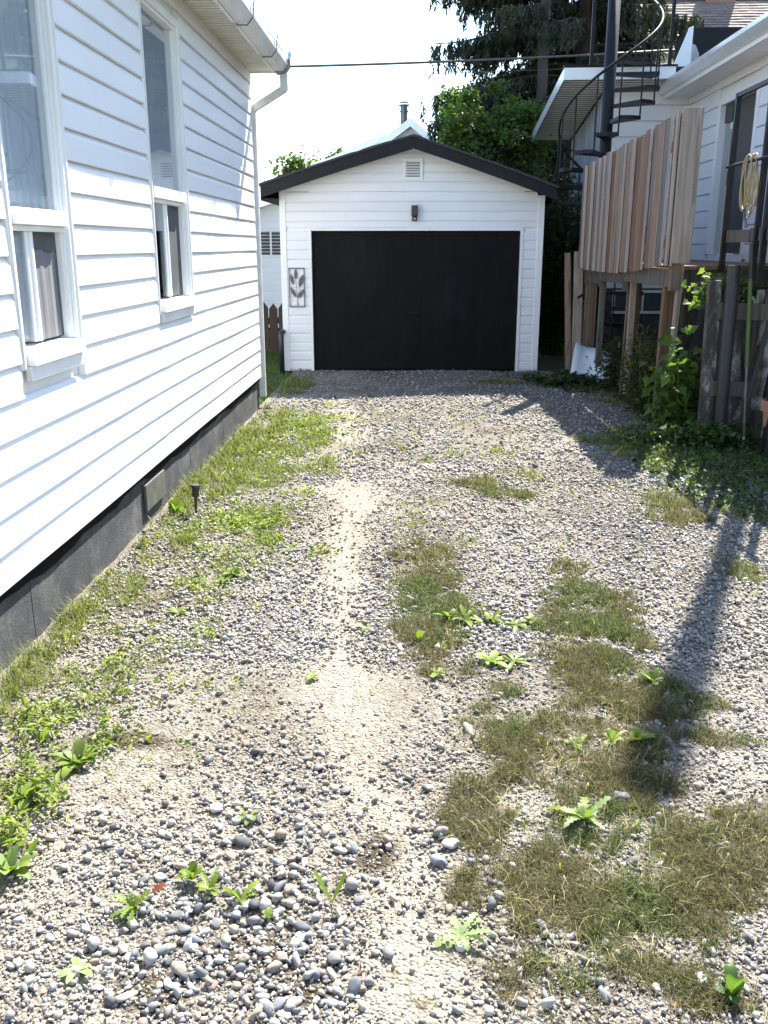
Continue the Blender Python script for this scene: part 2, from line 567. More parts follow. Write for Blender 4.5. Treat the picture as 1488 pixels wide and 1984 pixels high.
# ------------------------------------------------------------------ ground
def ground_sheet():
    n = 40
    g = np.sign(np.linspace(-1, 1, n)) * np.abs(np.linspace(-1, 1, n)) ** 3 * 400
    X, Y = np.meshgrid(g, g + 10, indexing='ij')
    V = np.stack([X.ravel(), Y.ravel(), np.full(X.size, -0.07)], 1)
    i, j = np.meshgrid(np.arange(n - 1), np.arange(n - 1), indexing='ij')
    a = (i * n + j).ravel()
    F = np.stack([a, a + n, a + n + 1, a + 1], 1)
    o = np_mesh('ground', V, F.ravel(), np.full(len(F), 4), 'lawn')
    o['kind'] = 'structure'
ground_sheet()

def drive_sheet():
    xs = np.linspace(-1.72, 3.1, 210)
    ys = np.concatenate([np.linspace(-1.5, 1.4, 12)[:-1], np.linspace(1.4, 5, 210)[:-1], np.linspace(5, 12.96, 170)])
    X, Y = np.meshgrid(xs, ys, indexing='ij')
    Z = hgt(X, Y) + 0.006 * (vnoise(X, Y, 28, 4) - 0.5)
    n = len(ys)
    V = np.stack([X.ravel(), Y.ravel(), Z.ravel()], 1)
    i, j = np.meshgrid(np.arange(len(xs) - 1), np.arange(n - 1), indexing='ij')
    a = (i * n + j).ravel()
    F = np.stack([a, a + n, a + n + 1, a + 1], 1)
    x, y = V[:, 0], V[:, 1]
    wob = 0.7 * (fbm(x, y, 6, 8) - 0.5)
    soil = 0.85 * patch_prob(x, y, DRY, 2, 6, 0.45) + 0.35 * np.clip(0.9 - in_patches(x, y, GRS + LEF) + wob, 0, 1)
    soil += 0.55 * np.clip(4 * (fbm(x, y, 1.6, 33) - 0.60), 0, 1)
    soil += np.clip(1.6 - 1.2 * in_patches(x, y, SOIL) + 1.5 * wob, 0, 1)
    col = np.stack([np.clip(soil, 0, 1), np.clip(track(x, y) * 0.9 + wob * 0.6, 0, 1) * np.clip(2.6 * fbm(x, y, 1.6, 51) - 0.35, 0, 1), x * 0], 1)
    o = np_mesh('driveway', V, F.ravel(), np.full(len(F), 4), 'drive', col, smooth=True)
    o['kind'] = 'structure'

# ------------------------------------------------------------------ siding helper
def siding_board(parent, fn, u0b, u1b, u0t, u1t, z0, z1, mat, t=0.016, cove=0.25, seed=0, name='siding_board', wob=0.0015, gap=0.0, top=0.30):
    """one lapped course; fn(u, o, z) -> world; o is outwards"""
    L = u1b - u0b
    if max(L, u1t - u0t) < 0.02:
        return None
    n = max(2, int(abs(L) / 0.45) + 1)
    h = z1 - z0 - gap
    prof = [(-0.004, 0.0), (t, 0.0), (t + 0.001, 0.008), (t * 0.95, h * (1 - cove)), (t * top, h), (-0.004, h)]
    rnd = random.Random(seed)
    ph = rnd.random() * 10
    v, f = [], []
    for i in range(n):
        s = i / (n - 1)
        for o, z in prof:
            k = z / h
            u = (u0b * (1 - k) + u0t * k) * (1 - s) + (u1b * (1 - k) + u1t * k) * s
            w = wob * math.sin(ph + u * 2.3) + wob * 0.6 * math.sin(ph * 2 + u * 5.1) if o > 0.002 else 0
            v.append(fn(u, o + w, z0 + z + (wob * math.sin(ph + u * 1.7) if 0.002 < o else 0)))
    m = len(prof)
    for i in range(n - 1):
        for k in range(m):
            a, b = i * m + k, i * m + (k + 1) % m
            f.append((a, b, b + m, a + m))
    f.append(tuple(range(m)))
    f.append(tuple(reversed(range((n - 1) * m, n * m))))
    return MB().add(v, f).build(name, mat, parent)

# ------------------------------------------------------------------ white house on the left
WX = -1.70
lh = thing('white_house', 'long white clapboard house with two tall windows and dark foundation beside the gravel drive', 'house', (-4.8, 4, 0))
lfn = lambda u, o, z: (WX + o, u, z)
HY0, HY1 = -2.0, 9.78
WINS = [dict(y0=3.80, y1=4.53, z0=1.24, z1=3.16, zr=1.79, ver=0), dict(y0=5.94, y1=6.90, z0=1.32, z1=3.20, zr=2.0, ver=1)]
SP = 0.1462
z = 0.345
k = 0
while z < 3.36:
    z1 = min(z + SP, 3.372)
    segs = [(HY0, HY1)]
    for w in WINS:
        if z1 > w['z0'] - 0.02 and z < w['z1']:
            new = []
            for a, b in segs:
                if w['y0'] > a and w['y1'] < b:
                    new += [(a, w['y0'] - 0.004), (w['y1'] + 0.004, b)]
                else:
                    new.append((a, b))
            segs = new
    cutsegs = []
    for a, b in segs:
        while b - a > 4.0:
            L_ = random.uniform(2.2, 3.6)
            cutsegs.append((a, a + L_))
            a = a + L_ + 0.003
        cutsegs.append((a, b))
    for a, b in cutsegs:
        siding_board(lh, lfn, a, b, a, b, z, z1 + 0.002, 'vinyl', t=0.034, cove=0.26, seed=k, top=0.12)
        k += 1
    z += SP
# structural wall behind the boards, around the window openings
def back_wall(parent, x0, x1, ya, yb, za, zb, wins):
    m = MB()
    ys = [ya] + [v for w in wins for v in (w['y0'] + 0.03, w['y1'] - 0.03)] + [yb]
    for i in range(0, len(ys), 2):
        m.box(x0, x1, ys[i], ys[i + 1], za, zb)
    for w in wins:
        m.box(x0, x1, w['y0'] + 0.03, w['y1'] - 0.03, za, w['z0'] + 0.02)
        m.box(x0, x1, w['y0'] + 0.03, w['y1'] - 0.03, w['z1'] - 0.03, zb)
    return m.build('wall', 'trim', parent)
back_wall(lh, -1.88, WX - 0.006, HY0, HY1 - 0.01, 0.33, 3.4, WINS)
MB().box(-8, -1.89, HY1 - 0.15, HY1 - 0.011, 0.33, 3.4).box(-8, -1.89, HY0, HY0 + 0.15, 0.33, 3.4).box(-8, -7.85, HY0 + 0.16, HY1 - 0.16, 0.33, 3.4).build('rear_wall', 'vinyl', lh)
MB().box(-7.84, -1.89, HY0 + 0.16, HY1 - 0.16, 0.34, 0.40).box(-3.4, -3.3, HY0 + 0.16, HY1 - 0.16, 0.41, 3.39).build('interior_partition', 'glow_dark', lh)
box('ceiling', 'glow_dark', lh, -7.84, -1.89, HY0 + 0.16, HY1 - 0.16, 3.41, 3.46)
# roof
m = MB()
rid = (-4.8, 4.9)
for sgn, xe in ((1, -1.36), (-1, -8.3)):
    m.prism([(xe, 3.50), (rid[0], rid[1]), (rid[0], rid[1] + 0.07), (xe - 0.0 + 0.02 * sgn, 3.56)], lambda a, b, d: (a, d, b), HY0 - 0.1, HY1 + 0.03)
m.build('roof', 'dark_shingle', lh)
MB().prism([(-8.0, 3.42), (-1.7, 3.42), (-4.8, 4.88)], lambda a, b, d: (a, d, b), HY1 - 0.14, HY1 - 0.02).build('gable_wall', 'vinyl', lh)
# soffit: ribbed panels
m = MB()
y = HY0
pts = []
while y < HY1:
    m.box(-1.698, -1.402, y, y + 0.046, 3.372, 3.386)
    m.box(-1.698, -1.402, y + 0.046, y + 0.076, 3.391, 3.397)
    y += 0.076
m.build('soffit', 'soffit', lh)
box('soffit_moulding', 'trim', lh, -1.694, -1.672, HY0, HY1 - 0.012, 3.340, 3.371)
box('fascia', 'trim', lh, -1.400, -1.384, HY0, HY1, 3.345, 3.50)
box('fascia_end_board', 'trim', lh, -1.69, -1.401, HY1 - 0.002, HY1 + 0.012, 3.35, 3.50)
# gutter: folded trough
gp = [(-1.382, 3.44), (-1.382, 3.325), (-1.305, 3.325), (-1.262, 3.385), (-1.262, 3.445), (-1.272, 3.445), (-1.272, 3.390), (-1.310, 3.335), (-1.372, 3.335), (-1.372, 3.44)]
v, f = [], []
n = 26
for i in range(n):
    yy = HY0 + (9.70 - HY0) * i / (n - 1)
    sag = 0.004 * math.sin(yy * 1.9)
    v += [(a, yy, b + sag) for a, b in gp]
mm_ = len(gp)
for i in range(n - 1):
    for q in range(mm_):
        a, b = i * mm_ + q, i * mm_ + (q + 1) % mm_
        f.append((a, b, b + mm_, a + mm_))
MB().add(v, f).build('gutter', 'gutter', lh)
MB().prism([(-1.381, 3.44), (-1.381, 3.326), (-1.306, 3.326), (-1.263, 3.385), (-1.263, 3.44)], lambda a, b, d: (a, d, b), 9.701, 9.712).build('gutter_end_cap', 'gutter', lh)
for i, (ya, yb) in enumerate([(3.0, 4.4), (4.6, 6.05), (6.25, 7.5), (7.65, 8.7), (8.85, 9.6)]):
    MB().beam((-1.392, ya, 3.318 + 0.01 * (i % 2)), (-1.396, yb, 3.330), 0.022, 0.016).build('metal_strip', 'trim', lh)
for yy in (4.5, 6.15, 7.58, 8.78, 9.50, 9.57, 9.64):
    MB().tube([(-1.388, yy, 3.36), (-1.38, yy, 3.315), (-1.30, yy, 3.314), (-1.252, yy, 3.372), (-1.25, yy, 3.44), (-1.235, yy - 0.01, 3.505)], 0.005, 6).build('gutter_hook', 'wire', lh)
# downspout
def duct(name, pts, w, d, mat, parent):
    m = MB()
    for a, b in zip(pts[:-1], pts[1:]):
        m.beam(a, b, w, d, up=(0, 1, 0))
    return m.build(name, mat, parent, bevel=0.006)
duct('downspout_outlet', [(-1.315, 9.64, 3.325), (-1.315, 9.66, 3.17)], 0.075, 0.06, 'gutter', lh)
duct('downspout_elbow', [(-1.315, 9.665, 3.19), (-1.665, 9.835, 3.03)], 0.070, 0.058, 'gutter', lh)
duct('downspout', [(-1.668, 9.84, 3.07), (-1.668, 9.84, 0.12)], 0.066, 0.055, 'gutter', lh)
box('corner_trim', 'trim', lh, -1.72, -1.667, HY1 - 0.03, HY1 + 0.018, 0.34, 3.37)
# foundation blocks with a tar strip
yb = HY0
i = 0
while yb < HY1 - 0.05:
    L = [1.35, 1.6, 1.2, 1.55][i % 4]
    ye = min(yb + L, HY1 - 0.02)
    box('foundation_block', 'concrete', lh, -1.90, -1.702 + 0.002 * math.sin(i * 2.1), yb + 0.001, ye - 0.001, -0.25, 0.33, bevel=0.002)
    yb = ye
    i += 1
box('foundation_mortar', 'tar', lh, -1.90, -1.712, HY0, HY1 - 0.03, -0.25, 0.325)
v, f = [], []
n = 90
for i in range(n):
    yy = HY0 + (HY1 - HY0) * i / (n - 1)
    zb = 0.285 + 0.014 * math.sin(yy * 2.7) + 0.012 * math.sin(yy * 7.3 + 1) + 0.006 * math.sin(yy * 19)
    v += [(-1.699, yy, 0.344), (-1.689, yy, 0.344), (-1.689, yy, zb), (-1.699, yy, zb)]
for i in range(n - 1):
    for q in range(4):
        a, b = i * 4 + q, i * 4 + (q + 1) % 4
        f.append((a, b, b + 4, a + 4))
MB().add(v, f).build('tar_strip', 'tar', lh)
box('vent_cover', 'vent_plate', lh, -1.700, -1.680, 5.42, 5.86, 0.09, 0.262, bevel=0.004)

def tall_window(w):
    y0, y1, z0, z1, zr = w['y0'], w['y1'], w['z0'], w['z1'], w['zr']
    cw = 0.052
    # outer casing, two legs, head
    win = MB().box(WX - 0.05, WX + 0.034, y0, y0 + cw, z0 - 0.05, z1).box(WX - 0.05, WX + 0.034, y1 - cw, y1, z0 - 0.02, z1).box(WX - 0.05, WX + 0.033, y0 + cw, y1 - cw, z1 - cw, z1).build('window', 'trim', lh, bevel=0.005)
    MB().box(WX - 0.03, WX + 0.042, y0 + 0.008, y0 + 0.020, z0 - 0.045, z1 - 0.01).box(WX - 0.03, WX + 0.042, y1 - 0.020, y1 - 0.008, z0 - 0.015, z1 - 0.01).build('casing_bead', 'trim', win)
    # jamb liner, slightly recessed
    j0, j1 = y0 + cw + 0.001, y1 - cw - 0.001
    MB().box(WX - 0.10, WX + 0.018, j0, j0 + 0.014, z0 + 0.03, z1 - cw).box(WX - 0.10, WX + 0.018, j1 - 0.014, j1, z0 + 0.03, z1 - cw).box(WX - 0.10, WX + 0.018, j0 + 0.014, j1 - 0.014, z1 - cw - 0.022, z1 - cw - 0.002).build('jamb', 'trim', win, bevel=0.002)
    MB().box(WX - 0.05, WX + 0.004, j0 + 0.0145, j0 + 0.036, z0 + 0.03, z1 - cw - 0.023).box(WX - 0.05, WX + 0.004, j1 - 0.036, j1 - 0.0145, z0 + 0.03, z1 - cw - 0.023).build('sash_frame', 'trim', win, bevel=0.002)
    # meeting rail standing proud
    MB().box(WX - 0.055, WX + 0.040, j0 + 0.0142, j1 - 0.0142, zr, zr + 0.07).box(WX - 0.05, WX + 0.020, j0 + 0.0142, j1 - 0.0142, zr - 0.025, zr - 0.001).build('meeting_rail', 'trim', win, bevel=0.004)
    # sill with sloping top and apron
    MB().prism([(WX - 0.15, z0 + 0.055), (WX + 0.062, z0 + 0.020), (WX + 0.070, z0 - 0.035), (WX - 0.02, z0 - 0.035), (WX - 0.15, z0 - 0.005)], lambda a, b, d: (a, d, b), y0 + cw + 0.002, y1 - cw + 0.03 - 0.032).build('sill', 'trim', win, bevel=0.003)
    MB().box(WX + 0.02, WX + 0.050, y0 + cw + 0.002, y1 - 0.03, z0 - 0.10, z0 - 0.037).build('sill_apron', 'trim', win, bevel=0.003)
    p0, p1 = j0 + 0.037, j1 - 0.037
    # upper pane
    box('pane', 'glass', win, WX - 0.014, WX - 0.010, p0, p1, zr + 0.071, z1 - cw - 0.034)
    # lower slider: fixed pane, stile, screened half
    ym = p0 + (p1 - p0) * (0.36 if w['ver'] == 0 else 0.45)
    box('pane', 'glass', win, WX - 0.014, WX - 0.010, p0, ym - 0.03, z0 + 0.05, zr - 0.026)
    MB().box(WX - 0.045, WX - 0.002, ym - 0.029, ym + 0.0, z0 + 0.05, zr - 0.026).box(WX - 0.045, WX + 0.008, ym + 0.001, ym + 0.022, z0 + 0.05, zr - 0.026).build('sliding_stile', 'trim', win, bevel=0.003)
    box('insect_screen', 'screen', win, WX - 0.026, WX - 0.022, ym + 0.023, p1, z0 + 0.045, zr - 0.026)
    # lower cloth inside the screen, ragged top edge
    def cloth(name, a, b, za, zb, xo, amp, ragged=0.0, mat='curtain'):
        n, v, f = 40, [], []
        for i in range(n):
            s = i / (n - 1)
            yy = a + (b - a) * s
            xx = xo + amp * math.sin(s * (b - a) * 70) + 0.3 * amp * math.sin(s * 51 + 2)
            zt = zb - ragged * (0.5 + 0.5 * math.sin(s * 9 + 1)) - ragged * 0.5 * s
            v += [(xx, yy, za), (xx, yy, zt)]
        for i in range(n - 1):
            f.append((2 * i, 2 * i + 2, 2 * i + 3, 2 * i + 1))
        MB().add(v, f).build(name, mat, win, smooth=True)
    if w['ver'] == 0:
        cloth('torn_cloth', ym + 0.028, p1 - 0.05, z0 + 0.05, zr - 0.10, WX - 0.016, 0.002, 0.015, 'screen_cloth')
        cloth('curtain', p0 + 0.22 * (p1 - p0), p1 + 0.03, zr + 0.08, z1 - cw - 0.03, WX - 0.050, 0.014)
        cloth('curtain', p0 - 0.03, ym - 0.02, z0 + 0.05, zr - 0.03, WX - 0.050, 0.014)
    else:
        cloth('curtain', p0 + 0.10, p1 + 0.03, zr + 0.08, z1 - cw - 0.03, WX - 0.050, 0.016)
        cloth('curtain', ym + 0.05, p1 + 0.03, z0 + 0.05, zr - 0.03, WX - 0.050, 0.016)
M['screen_cloth'] = pm('grey_cloth', (0.16, 0.165, 0.17), (0.12, 0.12, 0.125), 10, 0.9, (1, 1, 0.3))
for w in WINS:
    tall_window(w)
settle(lh)

# path light stake at the foundation
pl = thing('path_light', 'small black stake light standing in the gravel against the dark foundation', 'light', (-1.44, 5.68, 0))
zb = float(hgt(-1.44, 5.68))
MB().tube([(0, 0, zb - 0.05), (0.004, 0, zb + 0.12)], [0.006, 0.011], 8).build('stake', 'black_plastic', pl)
MB().tube([(0.004, 0, zb + 0.12), (0.008, 0, zb + 0.185)], [0.022, 0.024], 12).build('lamp_body', 'black_plastic', pl)
MB().tube([(0.008, 0, zb + 0.186), (0.009, 0, zb + 0.20)], [0.032, 0.030], 12).build('cap', 'black_plastic', pl)

# ------------------------------------------------------------------ garage
ga = thing('garage', 'small white gabled garage with a wide black door at the end of the drive', 'garage', (-0.08, 15.5, 0))
GY = 12.90
GX0, GX1 = -1.87, 1.72
gfn = lambda u, o, z: (u, GY - o, z)
AP = (-0.06, 3.00)          # apex of the wall under the roof
def roofz(x):
    return AP[1] - (AP[0] - x) * 0.300 if x < AP[0] else AP[1] - (x - AP[0]) * 0.352
def roofx(z):
    return AP[0] - (AP[1] - z) / 0.300, AP[0] + (AP[1] - z) / 0.352
DX0, DX1, DZ = -1.44, 1.41, 1.905
SPG = 0.1255
z = 0.03
k = 500
while z < AP[1] - 0.03:
    z1 = min(z + SPG, AP[1] - 0.01)
    lb, rb = roofx(z)
    lt, rt = roofx(z1)
    a0, a1, b0, b1 = max(GX0 + 0.05, lb), max(GX0 + 0.05, lt), min(GX1 - 0.05, rb), min(GX1 - 0.05, rt)
    if z1 <= DZ + 0.055:
        siding_board(ga, gfn, a0, DX0 - 0.042, a1, DX0 - 0.042, z, z1 + 0.001, 'vinyl_b', t=0.012, gap=0.007, seed=k)
        siding_board(ga, gfn, DX1 + 0.042, b0, DX1 + 0.042, b1, z, z1 + 0.001, 'vinyl_b', t=0.012, gap=0.007, seed=k + 1)
    elif z < DZ + 0.04:
        siding_board(ga, gfn, a0, b0, a1, b1, DZ + 0.046, z1 + 0.001, 'vinyl_b', t=0.012, gap=0.007, seed=k)
    else:
        siding_board(ga, gfn, a0, b0, a1, b1, z, z1 + 0.001, 'vinyl_b', t=0.012, gap=0.007, seed=k)
    k += 2
    z += SPG
# shell
m = MB()
box('front_wall', 'trim', ga, GX0 + 0.02, DX0 - 0.03, GY + 0.005, GY + 0.12, 0, 2.40)
box('front_wall', 'trim', ga, DX1 + 0.03, GX1 - 0.02, GY + 0.005, GY + 0.12, 0, 2.30)
#, GY + 0.005, GY + 0.12, 0, 2.40)
m.prism([(DX0 - 0.029, DZ + 0.03), (DX1 + 0.029, DZ + 0.03), (DX1 + 0.029, 2.46), (AP[0], 2.985), (DX0 - 0.029, 2.56)], lambda a, b, d: (a, d, b), GY + 0.005, GY + 0.12)
m.build('front_wall', 'trim', ga)
box('side_wall', 'vinyl_b', ga, GX0 + 0.02, GX0 + 0.12, GY + 0.13, 19, 0, 2.42)
box('side_wall', 'vinyl_b', ga, GX1 - 0.12, GX1 - 0.02, GY + 0.13, 19, 0, 2.34)
box('rear_wall', 'vinyl_b', ga, GX0 + 0.13, GX1 - 0.13, 18.9, 19, 0, 2.3)
for xa, xb, zt in ((GX0, GX0 + 0.085, roofz(GX0) - 0.012), (GX1 - 0.085, GX1, roofz(GX1) - 0.012)):
    MB().box(xa, xb, GY - 0.022, GY + 0.06, 0.0, zt).build('corner_trim', 'trim', ga, bevel=0.004)
for xa, xb, za, zb in ((DX0 - 0.04, DX0 - 0.002, 0.0, DZ + 0.044), (DX1 + 0.002, DX1 + 0.04, 0.0, DZ + 0.044), (DX0 - 0.0015, DX1 + 0.0015, DZ + 0.003, DZ + 0.044)):
    box('door_trim', 'trim', ga, xa, xb, GY - 0.020, GY + 0.09, za, zb, bevel=0.003)
# black plywood door in three sheets
dr = MB().box(DX0, DX1, GY + 0.055, GY + 0.10, 0.02, DZ).build('garage_door', 'door', ga)
for i, (xa, xb) in enumerate(((DX0 + 0.004, -0.6635), (-0.6615, 0.5065), (0.5085, DX1 - 0.004))):
    v, f = [], []
    nn = 60
    rnd = random.Random(i)
    for q in range(nn):
        xx = xa + (xb - xa) * q / (nn - 1)
        d = 0.0 if rnd.random() > -1 else -0.003
        for zz in (0.025, DZ - 0.003):
            v.append((xx, GY + 0.043 - d, zz))
    for q in range(nn - 1):
        f.append((2 * q, 2 * q + 2, 2 * q + 3, 2 * q + 1))
    MB().add(v, f).box(xa, xb, GY + 0.0465, GY + 0.0545, 0.022, DZ - 0.002).build('plywood_sheet', 'door', dr)
MB().tube([(-0.10, GY + 0.02, 0.80), (0.07, GY + 0.02, 0.81)], 0.009, 8).tube([(-0.015, GY + 0.045, 0.805), (-0.015, GY + 0.018, 0.805)], 0.010, 8).build('door_handle', 'black_metal', dr)
# roof, fascia, soffit
def rake(x0, z0, x1, z1, y0, y1, thick, name, mat, n=1, jag=0.0):
    m = MB()
    v, f = [], []
    n = 24
    for i in range(n):
        s = i / (n - 1)
        x, zz = x0 + (x1 - x0) * s, z0 + (z1 - z0) * s
        zz += 0.012 * math.sin(s * math.pi)
        j = jag * (random.random() - 0.3)
        v += [(x, y0, zz + j), (x, y0, zz - thick), (x, y1, zz - thick), (x, y1, zz + jag * (random.random() - 0.3) if jag else zz)]
    for i in range(n - 1):
        for q in range(4):
            a, b = i * 4 + q, i * 4 + (q + 1) % 4
            f.append((a, b, b + 4, a + 4))
    f += [(0, 1, 2, 3), tuple(4 * (n - 1) + q for q in (3, 2, 1, 0))]
    return m.add(v, f).build(name, mat, ga)
YF = 12.56
LE, RE = (-2.07, 2.470), (1.83, 2.43)
TOP = (-0.06, 3.065)
rake(LE[0], LE[1], TOP[0] - 0.001, TOP[1], YF, YF + 0.03, 0.150, 'fascia_board', 'black_roof')
rake(TOP[0] + 0.001, TOP[1], RE[0], RE[1], YF, YF + 0.03, 0.140, 'fascia_board', 'black_roof')
rake(LE[0] - 0.02, LE[1] + 0.026, TOP[0] - 0.001, TOP[1] + 0.030, YF - 0.02, 19.3, 0.028, 'roof', 'dark_shingle', jag=0.012)
rake(TOP[0] + 0.001, TOP[1] + 0.030, RE[0] + 0.02, RE[1] + 0.026, YF - 0.02, 19.3, 0.028, 'roof', 'dark_shingle', jag=0.012)
rake(LE[0], LE[1] - 0.045, TOP[0] - 0.001, TOP[1] - 0.045, YF + 0.032, 19.2, 0.02, 'soffit', 'black_roof')
rake(TOP[0] + 0.001, TOP[1] - 0.045, RE[0], RE[1] - 0.045, YF + 0.032, 19.2, 0.02, 'soffit', 'black_roof')
box('eave_fascia', 'black_roof', ga, LE[0] - 0.004, LE[0] + 0.020, YF + 0.033, 19.2, LE[1] - 0.18, LE[1] - 0.05)
box('eave_fascia', 'black_roof', ga, RE[0] - 0.020, RE[0] + 0.004, YF + 0.033, 19.2, RE[1] - 0.16, RE[1] - 0.05)
box('eave_soffit', 'black_roof', ga, LE[0] + 0.021, GX0 - 0.004, YF + 0.034, 19.2, 2.30, 2.315)
# gable vent
vt = MB().box(-0.19, 0.075, GY - 0.028, GY - 0.006, 2.795, 2.835).box(-0.19, 0.075, GY - 0.028, GY - 0.006, 2.555, 2.60).box(-0.19, -0.15, GY - 0.028, GY - 0.006, 2.601, 2.794).box(0.035, 0.075, GY - 0.028, GY - 0.006, 2.601, 2.794).build('gable_vent', 'trim', ga, bevel=0.003)
box('vent_backing', 'glow_dark', vt, -0.149, 0.034, GY - 0.0145, GY - 0.011, 2.602, 2.793)
for i in range(6):
    zz = 2.612 + i * 0.0325
    MB().prism([(GY - 0.016, zz + 0.024), (GY - 0.030, zz), (GY - 0.034, zz), (GY - 0.020, zz + 0.024)], lambda a, b, d: (d, a, b), -0.148, 0.033).build('slat', 'trim', vt)
# black drain pipe standing at the corner
MB().tube([(GX0 - 0.01, GY - 0.14, -0.03), (GX0 - 0.012, GY - 0.135, 0.50), (GX0 - 0.005, GY - 0.11, 0.545), (GX0 + 0.01, GY - 0.06, 0.555)], 0.036, 12).build('drain_pipe', 'black_plastic', ga, smooth=True)
settle(ga)

sl = thing('security_light', 'black motion light with round lens above the black garage door', 'light', (-0.03, GY - 0.02, 2.03))
box('housing', 'black_plastic', sl, -0.043, 0.043, -0.075, -0.004, 0.065, 0.205, bevel=0.008)
MB().lathe([(0.012, 0.035), (0.034, 0.045), (0.036, 0.0), (0.03, -0.02)], (0, -0.05, 0.02), 16).build('sensor_head', 'black_plastic', sl, smooth=True)
MB().tube([(0, -0.080, 0.030), (0, -0.092, 0.028)], [0.020, 0.018], 14).build('lens', 'lightbulb', sl)
MB().tube([(0, -0.04, 0.068), (0, -0.05, 0.06)], 0.01, 8).build('swivel', 'black_plastic', sl)

wa = thing('wall_art', 'black metal leaf panel hung on the white siding beside the garage door', 'wall art', (-1.655, GY - 0.03, 0.89))
for xa, xb, za, zb in ((-0.11, -0.098, 0, 0.53), (0.098, 0.11, 0, 0.53), (-0.0975, 0.0975, 0, 0.012), (-0.0975, 0.0975, 0.518, 0.53)):
    box('frame_bar', 'art', wa, xa, xb, -0.012, 0.0, za, zb)
MB().tube([(0.0, -0.006, 0.012), (0.005, -0.006, 0.15), (-0.012, -0.006, 0.36)], 0.003, 5).build('stalk', 'art', wa)
MB().tube([(0.02, -0.006, 0.012), (0.0, -0.006, 0.10), (0.045, -0.006, 0.27)], 0.003, 5).build('stalk', 'art', wa)
for cx, cz, L, w_, an in ((-0.012, 0.445, 0.14, 0.045, 0), (-0.065, 0.375, 0.15, 0.045, 12), (0.060, 0.355, 0.18, 0.060, -18), (-0.050, 0.200, 0.16, 0.050, 30), (0.055, 0.185, 0.16, 0.050, -38)):
    pts = []
    for q in range(9):
        s = q / 8
        pts.append((w_ / 2 * math.sin(math.pi * s) ** 0.8, (s - 0.5) * L))
    poly = pts + [(-a, b) for a, b in reversed(pts[1:-1])]
    ca, sa = math.cos(R(an)), math.sin(R(an))
    poly = [(cx + a * ca - b * sa, cz + a * sa + b * ca) for a, b in poly]
    MB().prism(poly, lambda a, b, d: (a, d, b), -0.010, -0.003).build('leaf', 'art', wa)

# ------------------------------------------------------------------ white bungalow on the right
bu = thing('white_bungalow', 'white lap sided house on the right with raised door, satin gutter and flat roofed wing', 'house', (6.0, 12, 0))
BX, BY = 3.90, 14.20
bfn = lambda u, o, z: (BX - o, u, z)
cfn = lambda u, o, z: (u, BY - o, z)
BD = dict(y0=11.35, y1=12.75, z0=1.60, z1=3.46)
SPB = 0.213
z = 1.10
k = 900
while z < 3.72:
    z1 = min(z + SPB, 3.725)
    if z1 > BD['z0'] and z < BD['z1']:
        segs = [(7.2, BD['y0'] - 0.05), (BD['y1'] + 0.05, BY - 0.04)]
    else:
        segs = [(7.2, BY - 0.04)]
    for a, b in segs:
        siding_board(bu, bfn, a, b, a, b, z, z1 + 0.002, 'vinyl_b', t=0.022, cove=0.03, gap=0.016, seed=k)
        k += 1
    siding_board(bu, cfn, 2.70, BX - 0.02, 2.70, BX - 0.02, z, min(z1 + 0.152, 3.87) if z1 > 3.7 else z1 + 0.002, 'vinyl_b', t=0.022, cove=0.03, gap=0.016, seed=k)
    k += 1
    z += SPB
for a in ((BX + 0.006, BX + 0.14, 7.2, BD['y0'], 0, 3.74), (BX + 0.006, BX + 0.14, BD['y1'], BY + 0.1, 0, 3.74),
          (BX + 0.006, BX + 0.14, BD['y0'], BD['y1'], 0, BD['z0']), (BX + 0.006, BX + 0.14, BD['y0'], BD['y1'], BD['z1'], 3.74),
          (2.68, BX + 0.005, BY + 0.006, BY + 0.12, 0.5, 3.9), (BX + 0.15, 10, 7.2, 7.35, 0, 3.74), (BX + 0.15, 10, 17.8, 18, 0, 3.74)):
    box('wall', 'trim', bu, *a)
MB().box(2.70, BX + 0.0, BY - 0.012, BY + 0.004, 0.0, 1.095).build('foundation_wall', 'concrete', bu)
MB().box(BX - 0.012, BX + 0.004, 7.2, BY - 0.02, 0.0, 1.095).build('foundation_wall', 'concrete', bu)
bw = MB().box(2.98, 3.82, BY - 0.030, BY - 0.013, 1.03, 1.07).box(2.98, 3.82, BY - 0.030, BY - 0.013, 0.72, 0.76).box(2.98, 3.02, BY - 0.030, BY - 0.013, 0.761, 1.029).box(3.42, 3.45, BY - 0.030, BY - 0.013, 0.761, 1.029).box(3.78, 3.82, BY - 0.030, BY - 0.013, 0.761, 1.029).build('basement_window', 'trim', bu)
box('pane', 'screen', bw, 3.021, 3.779, BY - 0.020, BY - 0.014, 0.762, 1.028)
# the door opening: jambs, screen door, glass, dark hall behind
dd = MB().box(BX - 0.03, BX + 0.12, BD['y1'] - 0.06, BD['y1'] + 0.045, BD['z0'], BD['z1'] + 0.06).box(BX - 0.03, BX + 0.12, BD['y0'] - 0.045, BD['y0'] + 0.06, BD['z0'], BD['z1'] + 0.06).box(BX - 0.03, BX + 0.12, BD['y0'] + 0.061, BD['y1'] - 0.061, BD['z1'] - 0.03, BD['z1'] + 0.06).build('door_frame', 'trim', bu, bevel=0.005)
box('door_leaf', 'black_plastic', dd, BX + 0.05, BX + 0.09, BD['y0'] + 0.062, BD['y1'] - 0.36, BD['z0'] + 0.02, BD['z1'] - 0.032)
box('side_light', 'glass', dd, BX + 0.055, BX + 0.060, BD['y1'] - 0.355, BD['y1'] - 0.064, BD['z0'] + 0.02, BD['z1'] - 0.25)
box('transom_panel', 'black_plastic', dd, BX + 0.04, BX + 0.10, BD['y1'] - 0.355, BD['y1'] - 0.064, BD['z1'] - 0.24, BD['z1'] - 0.034)
